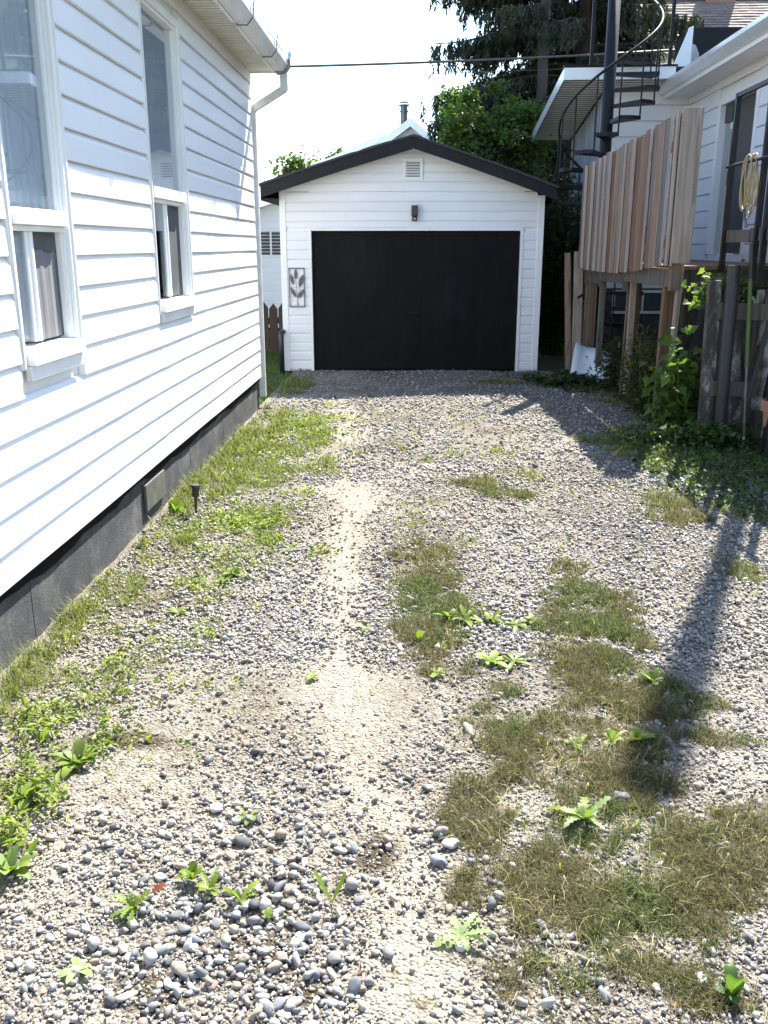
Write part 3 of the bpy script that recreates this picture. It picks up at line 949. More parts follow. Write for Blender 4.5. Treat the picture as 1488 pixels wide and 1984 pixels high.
box('door_handle', 'grey_metal', dd, BX + 0.025, BX + 0.049, BD['y1'] - 0.42, BD['y1'] - 0.39, 2.45, 2.62)
box('hall', 'metal_panel', bu, BX + 0.5, BX + 0.55, 11.0, 13.2, 1.3, 3.72)
box('skirt_board', 'trim', bu, BX - 0.022, BX + 0.0, 7.2, BY - 0.03, 1.06, 1.098)
box('inner_corner_trim', 'trim', bu, BX - 0.035, BX - 0.002, BY - 0.035, BY - 0.014, 1.1, 3.74)
box('outer_corner_trim', 'trim', bu, 2.645, 2.705, BY - 0.030, BY + 0.05, 0.5, 3.86, bevel=0.004)
# main eave
m = MB()
y = 8.0
while y < BY - 0.02:
    m.box(3.52, BX - 0.017, y, y + 0.088, 3.735, 3.742)
    y += 0.091
m.build('soffit', 'trim', bu)
box('frieze_board', 'trim', bu, BX - 0.040, BX - 0.018, 8.0, BY - 0.036, 3.64, 3.733)
box('fascia', 'trim', bu, 3.50, 3.519, 7.95, BY + 0.0, 3.72, 3.88)
gp = [(3.499, 3.90), (3.499, 3.775), (3.455, 3.775), (3.42, 3.83), (3.405, 3.86), (3.40, 3.905), (3.41, 3.905), (3.418, 3.862), (3.463, 3.786), (3.489, 3.786), (3.489, 3.90)]
v, f = [], []
for yy in (7.95, 10, 12, BY + 0.0):
    v += [(a, yy, b) for a, b in gp]
for i in range(3):
    for q in range(len(gp)):
        a, b = i * len(gp) + q, i * len(gp) + (q + 1) % len(gp)
        f.append((a, b, b + len(gp), a + len(gp)))
MB().add(v, f).build('gutter', 'gutter_new', bu)
box('gutter_end_cap', 'gutter_new', bu, 3.402, 3.499, BY + 0.001, BY + 0.008, 3.78, 3.904)
MB().prism([(3.50, 3.90), (3.52, 3.93), (7.2, 4.95), (7.2, 4.90)], lambda a, b, d: (a, d, b), 7.9, BY + 3.8).build('roof', 'dark_shingle', bu)
MB().prism([(7.2, 4.90), (7.2, 4.95), (11, 3.93), (11, 3.88)], lambda a, b, d: (a, d, b), 7.9, BY + 3.8).build('roof', 'dark_shingle', bu)
# flat roofed wing: front fascia, sloping side fascia, ribbed soffit, ribbed side wall
AX, AF, AB = 1.99, 13.60, 17.0
AZ0, AZ1 = 4.04, 3.60
wf = MB().prism([(AX, AZ0 - 0.15), (3.50, AZ0 - 0.14), (3.50, AZ0 + 0.01), (AX, AZ0)], lambda a, b, d: (a, d, b), AF, AF + 0.02).build('wing_front_fascia', 'trim', bu)
box('wing_front_cap', 'black_roof', bu, AX - 0.01, 3.52, AF - 0.012, AF + 0.05, AZ0 + 0.012, AZ0 + 0.035)
MB().prism([(AF + 0.021, AZ0 - 0.15), (AB, AZ1 - 0.15), (AB, AZ1), (AF + 0.021, AZ0)], lambda a, b, d: (d, a, b), AX, AX + 0.02).build('wing_side_fascia', 'gutter_new', bu)
MB().prism([(AF + 0.022, AZ0 - 0.02), (AB, AZ1 - 0.02), (AB, AZ1 + 0.012), (AF + 0.022, AZ0 + 0.012)], lambda a, b, d: (d, a, b), AX + 0.021, 3.9).build('wing_roof', 'dark_shingle', bu)
m = MB()
y = AF + 0.025
while y < AB - 0.1:
    za = AZ0 - 0.135 - (y - AF) * (AZ0 - AZ1) / (AB - AF)
    xr = 3.48 if y < BY - 0.1 else 2.64
    m.box(AX + 0.022, xr, y, y + 0.085, za, za + 0.008)
    m.box(AX + 0.022, xr, y + 0.085, y + 0.105, za + 0.012, za + 0.018)
    y += 0.105
m.build('wing_soffit', 'soffit', bu)
for i in range(14):
    ya = BY + 0.055 + i * 0.19
    zt = AZ0 - 0.14 - (ya + 0.19 - AF) * (AZ0 - AZ1) / (AB - AF)
    MB().box(2.655, 2.68, ya, ya + 0.13, 0.3, zt).box(2.668, 2.69, ya + 0.131, ya + 0.19, 0.3, zt).build('ribbed_panel', 'metal_panel', bu)
# dark box dormer above the valley, with a torn grey sheet at its side
dm = MB().box(4.30, 5.6, 15.9, 16.9, 4.15, 5.0).build('dormer', 'black_roof', bu)
MB().prism([(3.98, 4.35), (4.28, 4.35), (4.28, 5.0), (4.22, 4.98)], lambda a, b, d: (a, d, b), 15.78, 15.80).build('torn_sheet', 'paper', dm)
MB().prism([(4.31, 4.35), (4.44, 4.35), (4.42, 4.62), (4.36, 4.74), (4.31, 4.76)], lambda a, b, d: (a, d, b), 15.86, 15.88).build('torn_sheet', 'metal_panel', dm)
settle(bu)

# tall mast on the house roof, just outside the picture; its shadow falls along the drive
ms = thing('antenna_mast', 'tall dark antenna mast rising from the roof of the house on the right', 'mast', (4.77, 12.0, 4.22))
MB().tube([(0, 0, 0), (0, 0, 7.0)], [0.065, 0.078], 12).build('lower_tube', 'pole_wood', ms)
MB().tube([(0, 0, 7.001), (0, 0, 8.85)], [0.095, 0.108], 12).build('upper_tube', 'pole_wood', ms)
for a in range(3):
    MB().tube([(0.55 * math.cos(a * 2.1), 0.55 * math.sin(a * 2.1), 0.30), (0, 0, 1.4)], 0.02, 6).build('brace', 'black_metal', ms)

# ------------------------------------------------------------------ spiral staircase
ss = thing('spiral_staircase', 'black metal spiral staircase climbing past the wing of the right house', 'staircase', (2.52, 13.12, 0))
PX, PY = 2.52, 13.12
MB().tube([(0, 0, 0), (0, 0, 5.1)], 0.082, 16).build('centre_pole', 'black_metal', ss, smooth=True)
RT = 0.64
rail = []
for q in range(-2, 19):
    zz = 3.90 - 0.20 * q
    an = R(8 - 27 * q)
    if zz < 0.15:
        break
    a0, a1 = an - R(13), an + R(13)
    poly = [(0.07 * math.cos(a0), 0.07 * math.sin(a0)), (RT * math.cos(a0), RT * math.sin(a0)), (RT * 1.02 * math.cos(an), RT * 1.02 * math.sin(an)), (RT * math.cos(a1), RT * math.sin(a1)), (0.07 * math.cos(a1), 0.07 * math.sin(a1))]
    if q >= -1:
        MB().prism(poly, lambda a, b, d: (a, b, d), zz - 0.045, zz).build('tread', 'black_metal', ss)
        MB().tube([(RT * math.cos(a1) * 0.97, RT * math.sin(a1) * 0.97, zz - 0.045), (RT * math.cos(a1) * 0.97, RT * math.sin(a1) * 0.97, zz + 0.86)], 0.011, 6).build('baluster', 'black_metal', ss)
    for s in range(3):
        aa = an + R(13) - R(27) * s / 3
        rail.append((RT * 0.97 * math.cos(aa), RT * 0.97 * math.sin(aa), zz + 0.87 - 0.2 * s / 3))
MB().tube(rail, 0.017, 8).build('handrail', 'black_metal', ss, smooth=True)
# landing rails where the stair meets the flat roof
for px_, py_ in ((2.36, 13.66), (3.42, 13.66)):
    MB().box(px_ - PX - 0.022, px_ - PX + 0.022, py_ - PY - 0.022, py_ - PY + 0.022, 4.07, 5.3).build('landing_post', 'black_metal', ss)
for zz in (4.33, 5.27):
    MB().tube([(2.36 - PX, 13.66 - PY, zz), (3.42 - PX, 13.66 - PY, zz + 0.03)], 0.013, 6).build('landing_rail', 'black_metal', ss)

# ------------------------------------------------------------------ raised deck with board screen
dk = thing('wooden_deck', 'raised wooden deck on posts in front of the right house', 'deck', (3.0, 10.6, 0))
def rimx(y):
    return 2.20 + (12.6 - y) / 3.75 * 0.15
for i, (ya, yb) in enumerate(((12.62, 11.75), (11.72, 10.6), (10.57, 8.95))):
    MB().prism([(rimx(ya) + 0.055, ya), (rimx(yb) + 0.055, yb), (rimx(yb) + 0.095, yb), (rimx(ya) + 0.095, ya)], lambda a, b, d: (a, b, d), 1.25 + 0.04 * i, 1.44 + 0.03 * i).build('rim_board', 'old_wood', dk)
for yy in (11.735, 10.585):
    MB().box(rimx(yy) + 0.045, rimx(yy) + 0.10, yy - 0.013, yy + 0.013, 1.22, 1.42).build('batten', 'old_wood', dk)
y = 8.95
while y < 12.6:
    box('deck_plank', 'deck_wood', dk, 2.42, 3.86, y, y + 0.135, 1.49, 1.525)
    y += 0.142
for yy in (9.0, 9.6, 10.2, 10.8, 11.4, 12.0, 12.55):
    box('joist', 'old_wood', dk, 2.44, 3.87, yy, yy + 0.04, 1.33, 1.488)
for i, (x_, y_, w_, mt) in enumerate(((2.335, 12.2, 0.09, 'deck_wood'), (2.37, 11.9, 0.07, 'old_wood'), (2.42, 10.75, 0.05, 'deck_wood'), (2.47, 10.55, 0.06, 'cedar_pale'), (2.46, 9.15, 0.10, 'deck_wood'), (3.3, 11.5, 0.10, 'old_wood'), (2.95, 12.4, 0.09, 'deck_wood'), (3.4, 9.2, 0.10, 'old_wood'))):
    MB().beam((x_ + 0.02 * (i % 3 - 1), y_, -0.1), (x_ + 0.06 * ((i * 7) % 3 - 1) * 0.5, y_, 1.328), w_, w_, up=(0, 1, 0)).build('post', mt, dk)
MB().beam((2.47, 8.93, 0.0), (2.50, 8.93, 1.55), 0.035, 0.10, up=(0, 1, 0)).build('post', 'cedar_pale', dk)
settle(dk)

sc = thing('privacy_screen', 'tall screen of upright reddish cedar boards along the raised deck', 'fence', (2.27, 10.7, 1.4))
Y = 12.62
i = 0
rnd = random.Random(3)
while Y > 8.98:
    w_ = rnd.choice([0.185, 0.14, 0.165, 0.19, 0.115, 0.14])
    back = (i % 2 == 1) if rnd.random() < 0.7 else rnd.random() < 0.5
    s = (12.62 - Y) / 3.75
    x_ = 2.16 + 0.165 * s + (0.040 if back else rnd.uniform(0, 0.012)) + rnd.uniform(-0.003, 0.003)
    zb = 1.425 - 0.035 * math.sin(min(1, s * 1.15) * math.pi) + 0.115 * s ** 2 + rnd.uniform(-0.004, 0.004)
    zt = 2.70 + 0.15 * s + rnd.uniform(-0.006, 0.006)
    th = 0.019 if back else rnd.choice([0.024, 0.034, 0.036])
    lean = rnd.uniform(-0.003, 0.003)
    b = MB()
    hh = zt - zb
    vv = []
    for zz in (0.0, hh):
        ov = 0.045 if back else -0.001
        for dx, dy in ((0, ov), (th, ov), (th, -w_ - ov), (0, -w_ - ov)):
            vv.append((dx + lean * zz / hh, dy + lean * zz / hh, zz))
    b.add(vv, [(0, 1, 2, 3), (4, 5, 6, 7), (0, 1, 5, 4), (1, 2, 6, 5), (2, 3, 7, 6), (3, 0, 4, 7)])
    o = b.build('board', 'cedar', sc)
    o.data.materials.append(M['planed'])
    for pg in o.data.polygons:
        if abs(pg.normal.y) > 0.9:
            pg.material_index = 1
    o.location = (x_ - 2.27, Y - 10.7, zb - 1.4)
    Y -= w_
    i += 1
for zz in (1.62, 2.5):
    MB().beam((2.262 - 2.27, 12.6 - 10.7, zz - 1.4), (2.437 - 2.27, 8.9 - 10.7, zz + 0.12 - 1.4), 0.035, 0.08).build('rail', 'cedar_pale', sc)
MB().box(2.335 - 2.27, 2.352 - 2.27, 8.84 - 10.7, 8.93 - 10.7, 1.53 - 1.4, 2.88 - 1.4).build('board', 'cedar_pale', sc, bevel=0.002)
MB().box(2.365 - 2.27, 2.545 - 2.27, 8.80 - 10.7, 8.838 - 10.7, 1.55 - 1.4, 2.89 - 1.4).build('end_board', 'cedar_pale', sc, bevel=0.003)
MB().box(2.39 - 2.27, 2.48 - 2.27, 8.845 - 10.7, 8.935 - 10.7, 1.30 - 1.4, 2.86 - 1.4).build('corner_post', 'deck_wood', sc)

# loose planks leaning against the deck
for i, (xa, ya, xb, yb, h, w_, lab) in enumerate(((2.10, 12.55, 2.03, 12.72, 1.62, 0.075, 'narrow upright cedar plank nearest the garage, standing apart from the others'), (2.20, 12.5, 2.17, 12.66, 1.64, 0.12, 'wide pale cedar plank standing between the narrow plank and the deck post'), (2.29, 12.42, 2.29, 12.5, 1.45, 0.07, 'short reddish plank standing against the corner of the deck'))):
    p = thing('loose_plank', lab, 'plank', (xa, ya, 0), 'planks standing at the end of the deck')
    MB().beam((0, 0, 0.0), (xb - xa, yb - ya, h), w_, 0.025, up=(0, 1, 0)).build('plank_face', ['cedar', 'cedar_pale', 'deck_wood'][i], p)
    MB().beam((0.03, 0.03, 0.0), (xb - xa + 0.03, yb - ya + 0.03, h - 0.05), w_ * 0.8, 0.02, up=(0, 1, 0)).build('plank_back', 'old_wood', p)

# white sheet lying against the weeds
wv, wf_ = [], []
for i in range(7):
    for j in range(6):
        s, t = i / 6, j / 5
        wv.append((1.98 + 0.50 * s + 0.12 * t, 11.72 + 0.05 * math.sin(s * 5) + 0.36 * t, 0.05 + 0.44 * t * (1 - 0.35 * s) + 0.02 * math.sin(s * 7 + t * 3)))
for i in range(6):
    for j in range(5):
        a = i * 6 + j
        wf_.append((a, a + 6, a + 7, a + 1))
so = MB().add(wv, wf_).build('plastic_sheet', 'paper', None, smooth=True)
sol = so.modifiers.new('solid', 'SOLIDIFY')
sol.thickness = 0.008
tag(so, 'crumpled white sheet lying on the ground between garage and deck', 'sheet')

# ------------------------------------------------------------------ landing with railing and hose
ld = thing('stair_landing', 'black railed landing with grey plank edge at the right border', 'landing', (3.3, 8.0, 0))
MB().beam((2.86, 8.88, 1.79), (2.86, 8.18, 1.79), 0.04, 0.105).build('edge_plank', 'grey_plank', ld)
MB().beam((2.86, 8.16, 1.80), (2.86, 7.0, 1.80), 0.04, 0.105).build('edge_plank', 'grey_plank', ld)
for i in range(12):
    box('floor_plank', 'old_wood', ld, 2.882, 3.85, 7.02 + i * 0.155, 7.02 + i * 0.155 + 0.147, 1.80, 1.835)
for yy, zt in ((8.80, 3.00), (7.98, 3.02), (7.80, 3.25), (7.1, 3.05)):
    MB().beam((2.835, yy, 1.42), (2.835, yy, zt), 0.044, 0.044, up=(0, 1, 0)).build('railing_post', 'black_metal', ld)
MB().beam((2.835, 8.816, 2.985), (2.835, 7.0, 2.985), 0.035, 0.035).build('top_rail', 'black_metal', ld)
MB().tube([(2.80, 8.82, 2.39), (2.80, 7.0, 2.39)], 0.015, 8).build('middle_rail', 'black_metal', ld)
for x_, y_ in ((2.93, 7.42), (3.75, 7.2), (3.75, 8.6)):
    MB().beam((x_, y_, -0.1), (x_, y_, 1.79), 0.10, 0.10, up=(0, 1, 0)).build('support_post', 'black_metal', ld)
settle(ld)

hs = thing('garden_hose', 'coil of yellowed hose hanging from the black landing railing', 'hose', (2.79, 8.16, 2.42))
rnd = random.Random(9)
for q in range(7):
    w_ = rnd.uniform(0.04, 0.12)
    h_ = rnd.uniform(0.34, 0.56)
    yo = rnd.uniform(-0.07, 0.07)
    xo = rnd.uniform(-0.03, 0.03)
    pts = []
    for t in range(19):
        a = 2 * math.pi * t / 18
        pts.append((xo + 0.012 * math.sin(a * 2 + q), yo + w_ * math.sin(a) * (1.1 - 0.25 * math.cos(a)), -h_ / 2 + h_ / 2 * math.cos(a) + 0.02))
    MB().tube(pts, 0.0065, 6, caps=False).build('hose_loop', 'brass_hose', hs, smooth=True)
MB().tube([(0, 0.05, -0.40), (-0.01, 0.0, -0.48), (0, -0.03, -0.56)], 0.014, 8).build('nozzle', 'grey_metal', hs)

# ------------------------------------------------------------------ weathered gate, pipe, tool, pot
gt = thing('weathered_gate', 'rotting grey wooden gate with peeling boards under the landing', 'gate', (2.95, 8.1, 0))
MB().beam((2.61, 8.12, -0.1), (2.57, 8.12, 1.42), 0.10, 0.09, up=(0, 1, 0)).build('gate_post', 'peeling', gt)
MB().beam((2.60, 8.06, 1.17), (3.35, 8.06, 1.15), 0.035, 0.14).build('rail', 'old_wood', gt)
MB().beam((2.60, 8.06, 0.50), (3.00, 8.06, 0.49), 0.035, 0.13).build('rail', 'old_wood', gt)
MB().beam((2.79, 8.10, -0.05), (2.73, 8.10, 1.33), 0.10, 0.02, up=(0, 1, 0)).build('board', 'peeling', gt)
MB().beam((2.90, 8.12, -0.05), (2.76, 8.12, 1.05), 0.12, 0.02, up=(0, 1, 0)).build('board', 'peeling', gt)
MB().beam((3.00, 8.10, 0.30), (3.10, 8.10, 1.40), 0.14, 0.02, up=(0, 1, 0)).build('board', 'peeling', gt)
MB().beam((2.95, 8.14, 1.25), (3.4, 8.14, 1.27), 0.02, 0.18).build('board', 'peeling', gt)
MB().beam((3.16, 8.10, -0.05), (3.22, 8.10, 1.45), 0.12, 0.02, up=(0, 1, 0)).build('board', 'peeling', gt)
MB().beam((2.66, 8.13, -0.05), (2.655, 8.13, 1.30), 0.07, 0.02, up=(0, 1, 0)).build('board', 'old_wood', gt)
settle(gt)

bp = MB().tube([(0, 0, -0.05), (-0.012, 0.0, 0.75), (-0.02, 0.01, 1.55)], 0.052, 16).build('black_pipe', 'pipe', None, smooth=False)
bp.location = (2.70, 7.98, 0)
tag(bp, 'upright dull black pipe leaning on the weathered gate post', 'pipe')
tl = thing('garden_tool', 'long tool with green grip leaning upright on the gate', 'tool', (2.89, 7.90, 0))
MB().tube([(0.0, 0, 0.0), (-0.003, 0.0, 0.10)], 0.011, 8).build('tip', 'gutter', tl)
MB().tube([(-0.003, 0, 0.101), (-0.035, 0.03, 0.70)], 0.014, 8).build('shaft', 'grey_metal', tl)
MB().tube([(-0.035, 0.03, 0.701), (-0.075, 0.06, 1.44)], 0.019, 10).build('grip', 'green_paint', tl)
MB().tube([(-0.075, 0.06, 1.441), (-0.09, 0.07, 1.72)], 0.020, 10).build('sleeve', 'black_plastic', tl)
sk = MB().tube([(0, 0, 0), (0.1, 0.02, 0.55), (0.20, 0.04, 1.12)], 0.022, 8).build('leaning_stick', 'pole_wood', None)
sk.location = (2.86, 8.02, 0.0)
tag(sk, 'dark stick slanting across the weathered gate beside the green tool', 'stick')
pt = thing('flower_pot', 'terracotta flower pot cut off by the right border', 'flower pot', (3.02, 7.45, 0.0))
MB().lathe([(0.11, 0.0), (0.155, 0.40), (0.175, 0.405), (0.18, 0.49), (0.165, 0.495), (0.15, 0.44), (0.145, 0.41)], n=28).build('bowl', 'terracotta', pt, smooth=False)
MB().lathe([(0.148, 0.42), (0.001, 0.43)], n=20).build('soil', 'bark', pt)

# ------------------------------------------------------------------ background houses, fence, wires
hb = thing('grey_roofed_house', 'distant house with pale gable and grey roof behind the garage', 'house', (-0.9, 27, 0))
hw = lambda a, b, d: (a, d, b)
MB().prism([(-3.2, 0), (1.6, 0), (1.6, 3.4), (0.45, 4.22), (-0.19, 4.72), (-0.85, 4.25), (-0.95, 4.30), (-3.2, 3.35)], hw, 25.0, 31).build('wall', 'vinyl_b', hb)
def slab(x0, z0, x1, z1, th, y0, y1, name, mat, par):
    return MB().prism([(x0, z0), (x1, z1), (x1, z1 + th), (x0, z0 + th)], hw, y0, y1).build(name, mat, par)
slab(-0.19, 4.76, 1.6, 3.40, 0.06, 24.7, 31.2, 'roof', 'grey_roof', hb)
slab(-0.191, 4.76, -0.95, 4.23, 0.06, 24.7, 31.2, 'roof', 'grey_roof', hb)
slab(-0.80, 4.48, -3.6, 3.36, 0.05, 25.1, 31.2, 'roof', 'grey_roof', hb)
MB().prism([(-0.95, 4.09), (-0.19, 4.62), (-0.19, 4.82), (-0.95, 4.28)], hw, 24.66, 24.695).prism([(1.6, 3.26), (1.6, 3.45), (-0.189, 4.82), (-0.189, 4.62)], hw, 24.66, 24.695).build('barge_board', 'gutter_new', hb)
MB().prism([(-3.6, 3.23), (-0.80, 4.35), (-0.80, 4.52), (-3.6, 3.40)], hw, 25.06, 25.095).build('barge_board', 'gutter_new', hb)
fl = MB().tube([(-0.36, 25.6, 4.4), (-0.36, 25.6, 5.22)], 0.10, 14).build('flue_pipe', 'flue', hb)
MB().tube([(-0.36, 25.6, 5.225), (-0.36, 25.6, 5.25)], 0.15, 14).tube([(-0.36, 25.6, 5.08), (-0.36, 25.6, 5.10)], 0.13, 14).tube([(-0.36, 25.6, 5.30), (-0.36, 25.6, 5.32)], 0.13, 14).build('cap', 'flue', fl)
settle(hb)

hl = thing('neighbour_house', 'slice of pale blue sided house with louvred window left of the garage', 'house', (-4.5, 20, 0))
nfn = lambda u, o, z: (u, 20.0 - o, z)
z, k = 0.25, 2000
while z < 2.5:
    a, b = (-5.5, -2.2)
    if z + 0.13 > 1.52 and z < 2.03:
        siding_board(hl, nfn, -5.5, -3.75, -5.5, -3.75, z, z + 0.132, 'vinyl_b', t=0.012, seed=k)
        siding_board(hl, nfn, -2.72, -2.2, -2.72, -2.2, z, z + 0.132, 'vinyl_b', t=0.012, seed=k)
    else:
        siding_board(hl, nfn, a, b, a, b, z, z + 0.132, 'vinyl_b', t=0.012, seed=k)
    z += 0.13
    k += 1
box('wall', 'trim', hl, -5.5, -2.2, 20.005, 24, 0, 2.55)
nw = MB().box(-3.76, -2.70, 19.96, 20.0, 1.49, 1.53).box(-3.76, -2.70, 19.96, 20.0, 2.01, 2.05).box(-3.76, -3.72, 19.96, 20.0, 1.531, 2.009).box(-3.12, -3.08, 19.96, 20.0, 1.531, 2.009).box(-2.74, -2.70, 19.96, 20.0, 1.531, 2.009).build('window', 'trim', hl)
for i in range(7):
    MB().box(-3.715, -2.745, 19.975, 19.985, 1.535 + i * 0.068, 1.535 + i * 0.068 + 0.050).build('louvre', 'screen', nw)
MB().prism([(-5.6, 1.75), (-1.9, 2.90), (-1.9, 3.05), (-5.6, 1.90)], lambda a, b, d: (a, d, b), 19.6, 24.2).build('roof', 'gutter_new', hl)
settle(hl)

# roofs stepped in courses
hr = thing('brown_roofed_house', 'far house with mossy brown shingle roof above the flat roofed wing', 'house', (8, 27, 0))
def course_roof(x0, x1, y0, z0, y1, z1, n, name, mat, par):
    v, f, uv = [], [], []
    sl = math.hypot(y1 - y0, z1 - z0)
    for i in range(n):
        s0, s1 = i / n, (i + 1.12) / n
        ya, za = y0 + (y1 - y0) * s0, z0 + (z1 - z0) * s0
        yb, zb = y0 + (y1 - y0) * s1, z0 + (z1 - z0) * s1
        m0 = len(v)
        nx = 40
        for q in range(nx + 1):
            xx = x0 + (x1 - x0) * q / nx
            j = random.uniform(-0.012, 0.012)
            v += [(xx, ya + j, za + 0.028), (xx, ya + j, za), (xx, yb, zb + 0.004)]
            uv += [(xx, sl * s0), (xx, sl * s0), (xx, sl * s1)]
        for q in range(nx):
            a = m0 + q * 3
            f += [(a, a + 3, a + 5, a + 2), (a + 1, a + 4, a + 3, a)]
    o = MB().add(v, f).build(name, mat, par)
    ul = o.data.uv_layers.new(name='UVMap')
    idx = np.zeros(len(o.data.loops), np.int32)
    o.data.loops.foreach_get('vertex_index', idx)
    ul.data.foreach_set('uv', np.asarray(uv, np.float32)[idx].ravel())
    return o
course_roof(4.6, 12.0, 24.0, 6.10, 26.1, 7.72, 19, 'roof', 'shingle', hr)
course_roof(4.6, 12.0, 28.2, 6.10, 26.1, 7.72, 6, 'rear_roof', 'shingle', hr)
MB().prism([(24.4, 0), (24.4, 6.2), (26.1, 7.6), (27.8, 6.2), (27.8, 0)], lambda a, b, d: (d, a, b), 4.8, 11.8).build('wall', 'trim', hr)
ch = MB().box(7.30, 8.05, 26.0, 26.6, 7.0, 8.75).build('chimney', 'terracotta', hr)
MB().tube([(7.45, 26.2, 8.751), (7.45, 26.2, 9.1)], 0.14, 14).build('chimney_pot', 'flue', ch)
settle(hr)

pf = thing('picket_fence', 'low dark brown pointed picket fence between the two left houses and garage', 'fence', (-2.7, 14.9, 0))
x_ = -3.9
i = 0
while x_ < -2.0:
    h_ = 0.83 + 0.012 * math.sin(i * 2.3)
    o = MB().prism([(0, 0.04), (0.135, 0.04), (0.135, h_ - 0.09), (0.0675, h_), (0, h_ - 0.09)], lambda a, b, d: (a, d, b), 0, 0.02).build('picket', 'fence_brown', pf)
    o.location = (x_ + 2.7, 0, 0)
    x_ += 0.152
    i += 1
MB().box(-1.2, 0.7, 0.021, 0.06, 0.16, 0.25).build('rail', 'fence_brown', pf)
MB().box(-1.2, 0.7, 0.021, 0.06, 0.50, 0.59).build('rail', 'fence_brown', pf)
MB().beam((-1.2, 0.045, 0.10), (0.6, 0.045, 0.60), 0.03, 0.07).build('brace', 'fence_brown', pf)

def cable(p, q, sag, r, label):
    pts = []
    for i in range(25):
        s = i / 24
        pts.append((p[0] + (q[0] - p[0]) * s, p[1] + (q[1] - p[1]) * s, p[2] + (q[2] - p[2]) * s - sag * 4 * s * (1 - s)))
    o = MB().tube(pts, r, 6).build('overhead_cable', 'wire', None, smooth=True)
    tag(o, label, 'cable', 'wires across the sky')
cable((-13, 18, 4.95), (13.5, 18, 5.7), 0.42, 0.022, 'thick black overhead cable crossing the sky between house gutter and spruce')
cable((-13, 18.6, 4.93), (13.5, 18.6, 5.5), 0.40, 0.006, 'thin wire running just below the thick black cable')
cable((-16, 30, 5.0), (16, 30, 7.9), 0.55, 0.007, 'faint thin wire low in the sky over the garage roof')
up = thing('utility_pole', 'dark utility pole rising in front of the spruce behind the small tree', 'pole', (2.52, 20.2, 0))
MB().tube([(0, 0, 0), (0, 0, 9.5)], [0.12, 0.09], 14).build('pole_shaft', 'pole_wood', up, smooth=True)
MB().beam((-0.9, -0.1, 8.9), (0.9, -0.1, 8.9), 0.09, 0.11).build('cross_arm', 'pole_wood', up)

# ------------------------------------------------------------------ vegetation
def leaf_cloud(name, P, N, size, cols, mat, parent=None, aspect=0.55, fold=0.25, kind=None, up_bias=0.5, droop=0.0):
    """P (n,3) centres; each leaf is a folded pointed blade of 4 verts / 2 tris"""
    n = len(P)
    d = rng.normal(size=(n, 3))
    d[:, 2] = d[:, 2] * 0.6 - droop
    d /= np.linalg.norm(d, axis=1)[:, None]
    nrm = rng.normal(size=(n, 3))
    nrm[:, 2] = np.abs(nrm[:, 2]) + up_bias
    s = np.cross(d, nrm)
    s /= np.linalg.norm(s, axis=1)[:, None] + 1e-9
    nn = np.cross(s, d)
    L = size * rng.uniform(0.6, 1.3, n)[:, None]
    w = L * aspect
    tipn = P + d * L * 0.5 - nn * L * 0.12
    V = np.stack([P - d * L * 0.5, P + s * w * 0.5 + nn * L * fold * 0.4, tipn, P - s * w * 0.5 + nn * L * fold * 0.4], 1).reshape(-1, 3)
    b = (np.arange(n) * 4)[:, None]
    F = np.concatenate([b + [[0, 1, 2]], b + [[0, 2, 3]]], 1).ravel()
    C = np.repeat(cols, 4, axis=0)
    return np_mesh(name, V, F, np.full(2 * n, 3), mat, C, parent, kind=kind)

def lobed_leaves(name, P, size, cols, mat, parent):
    """broad five pointed leaves, each a small folded fan"""
    n = len(P)
    shape = np.array([(0, 0), (-0.18, 0.34), (0.12, 0.30), (0.22, 0.52), (0.50, 0.28), (1.0, 0.0), (0.50, -0.28), (0.22, -0.52), (0.12, -0.30), (-0.18, -0.34)])
    d = rng.normal(size=(n, 3)) * np.array([1, 1, 0.4]) - np.array([0, 0, 0.35])
    d /= np.linalg.norm(d, axis=1)[:, None]
    nr = rng.normal(size=(n, 3)) * 0.7 + np.array([0, 0, 1.1])
    sd = np.cross(d, nr)
    sd /= np.linalg.norm(sd, axis=1)[:, None]
    nn = np.cross(sd, d)
    L = (size * rng.uniform(0.45, 1.15, n))[:, None, None]
    k = len(shape)
    V = P[:, None] + L * (d[:, None] * shape[None, :, :1] + sd[:, None] * shape[None, :, 1:] + nn[:, None] * (0.30 * np.abs(shape[None, :, 1:]) - 0.16 * shape[None, :, :1] ** 2))
    b = (np.arange(n) * k)[:, None, None]
    tri = np.array([(0, i, i + 1) for i in range(1, k - 1)])
    F = (b + tri[None]).ravel()
    return np_mesh(name, V.reshape(-1, 3), F, np.full(n * len(tri), 3), mat, np.repeat(cols, k, axis=0), parent)

def pick(cols, n, jit=0.15):
    c = np.asarray(cols)[rng.integers(0, len(cols), n)]
    return np.clip(c * rng.uniform(1 - jit, 1 + jit, (n, 1)), 0, 1)

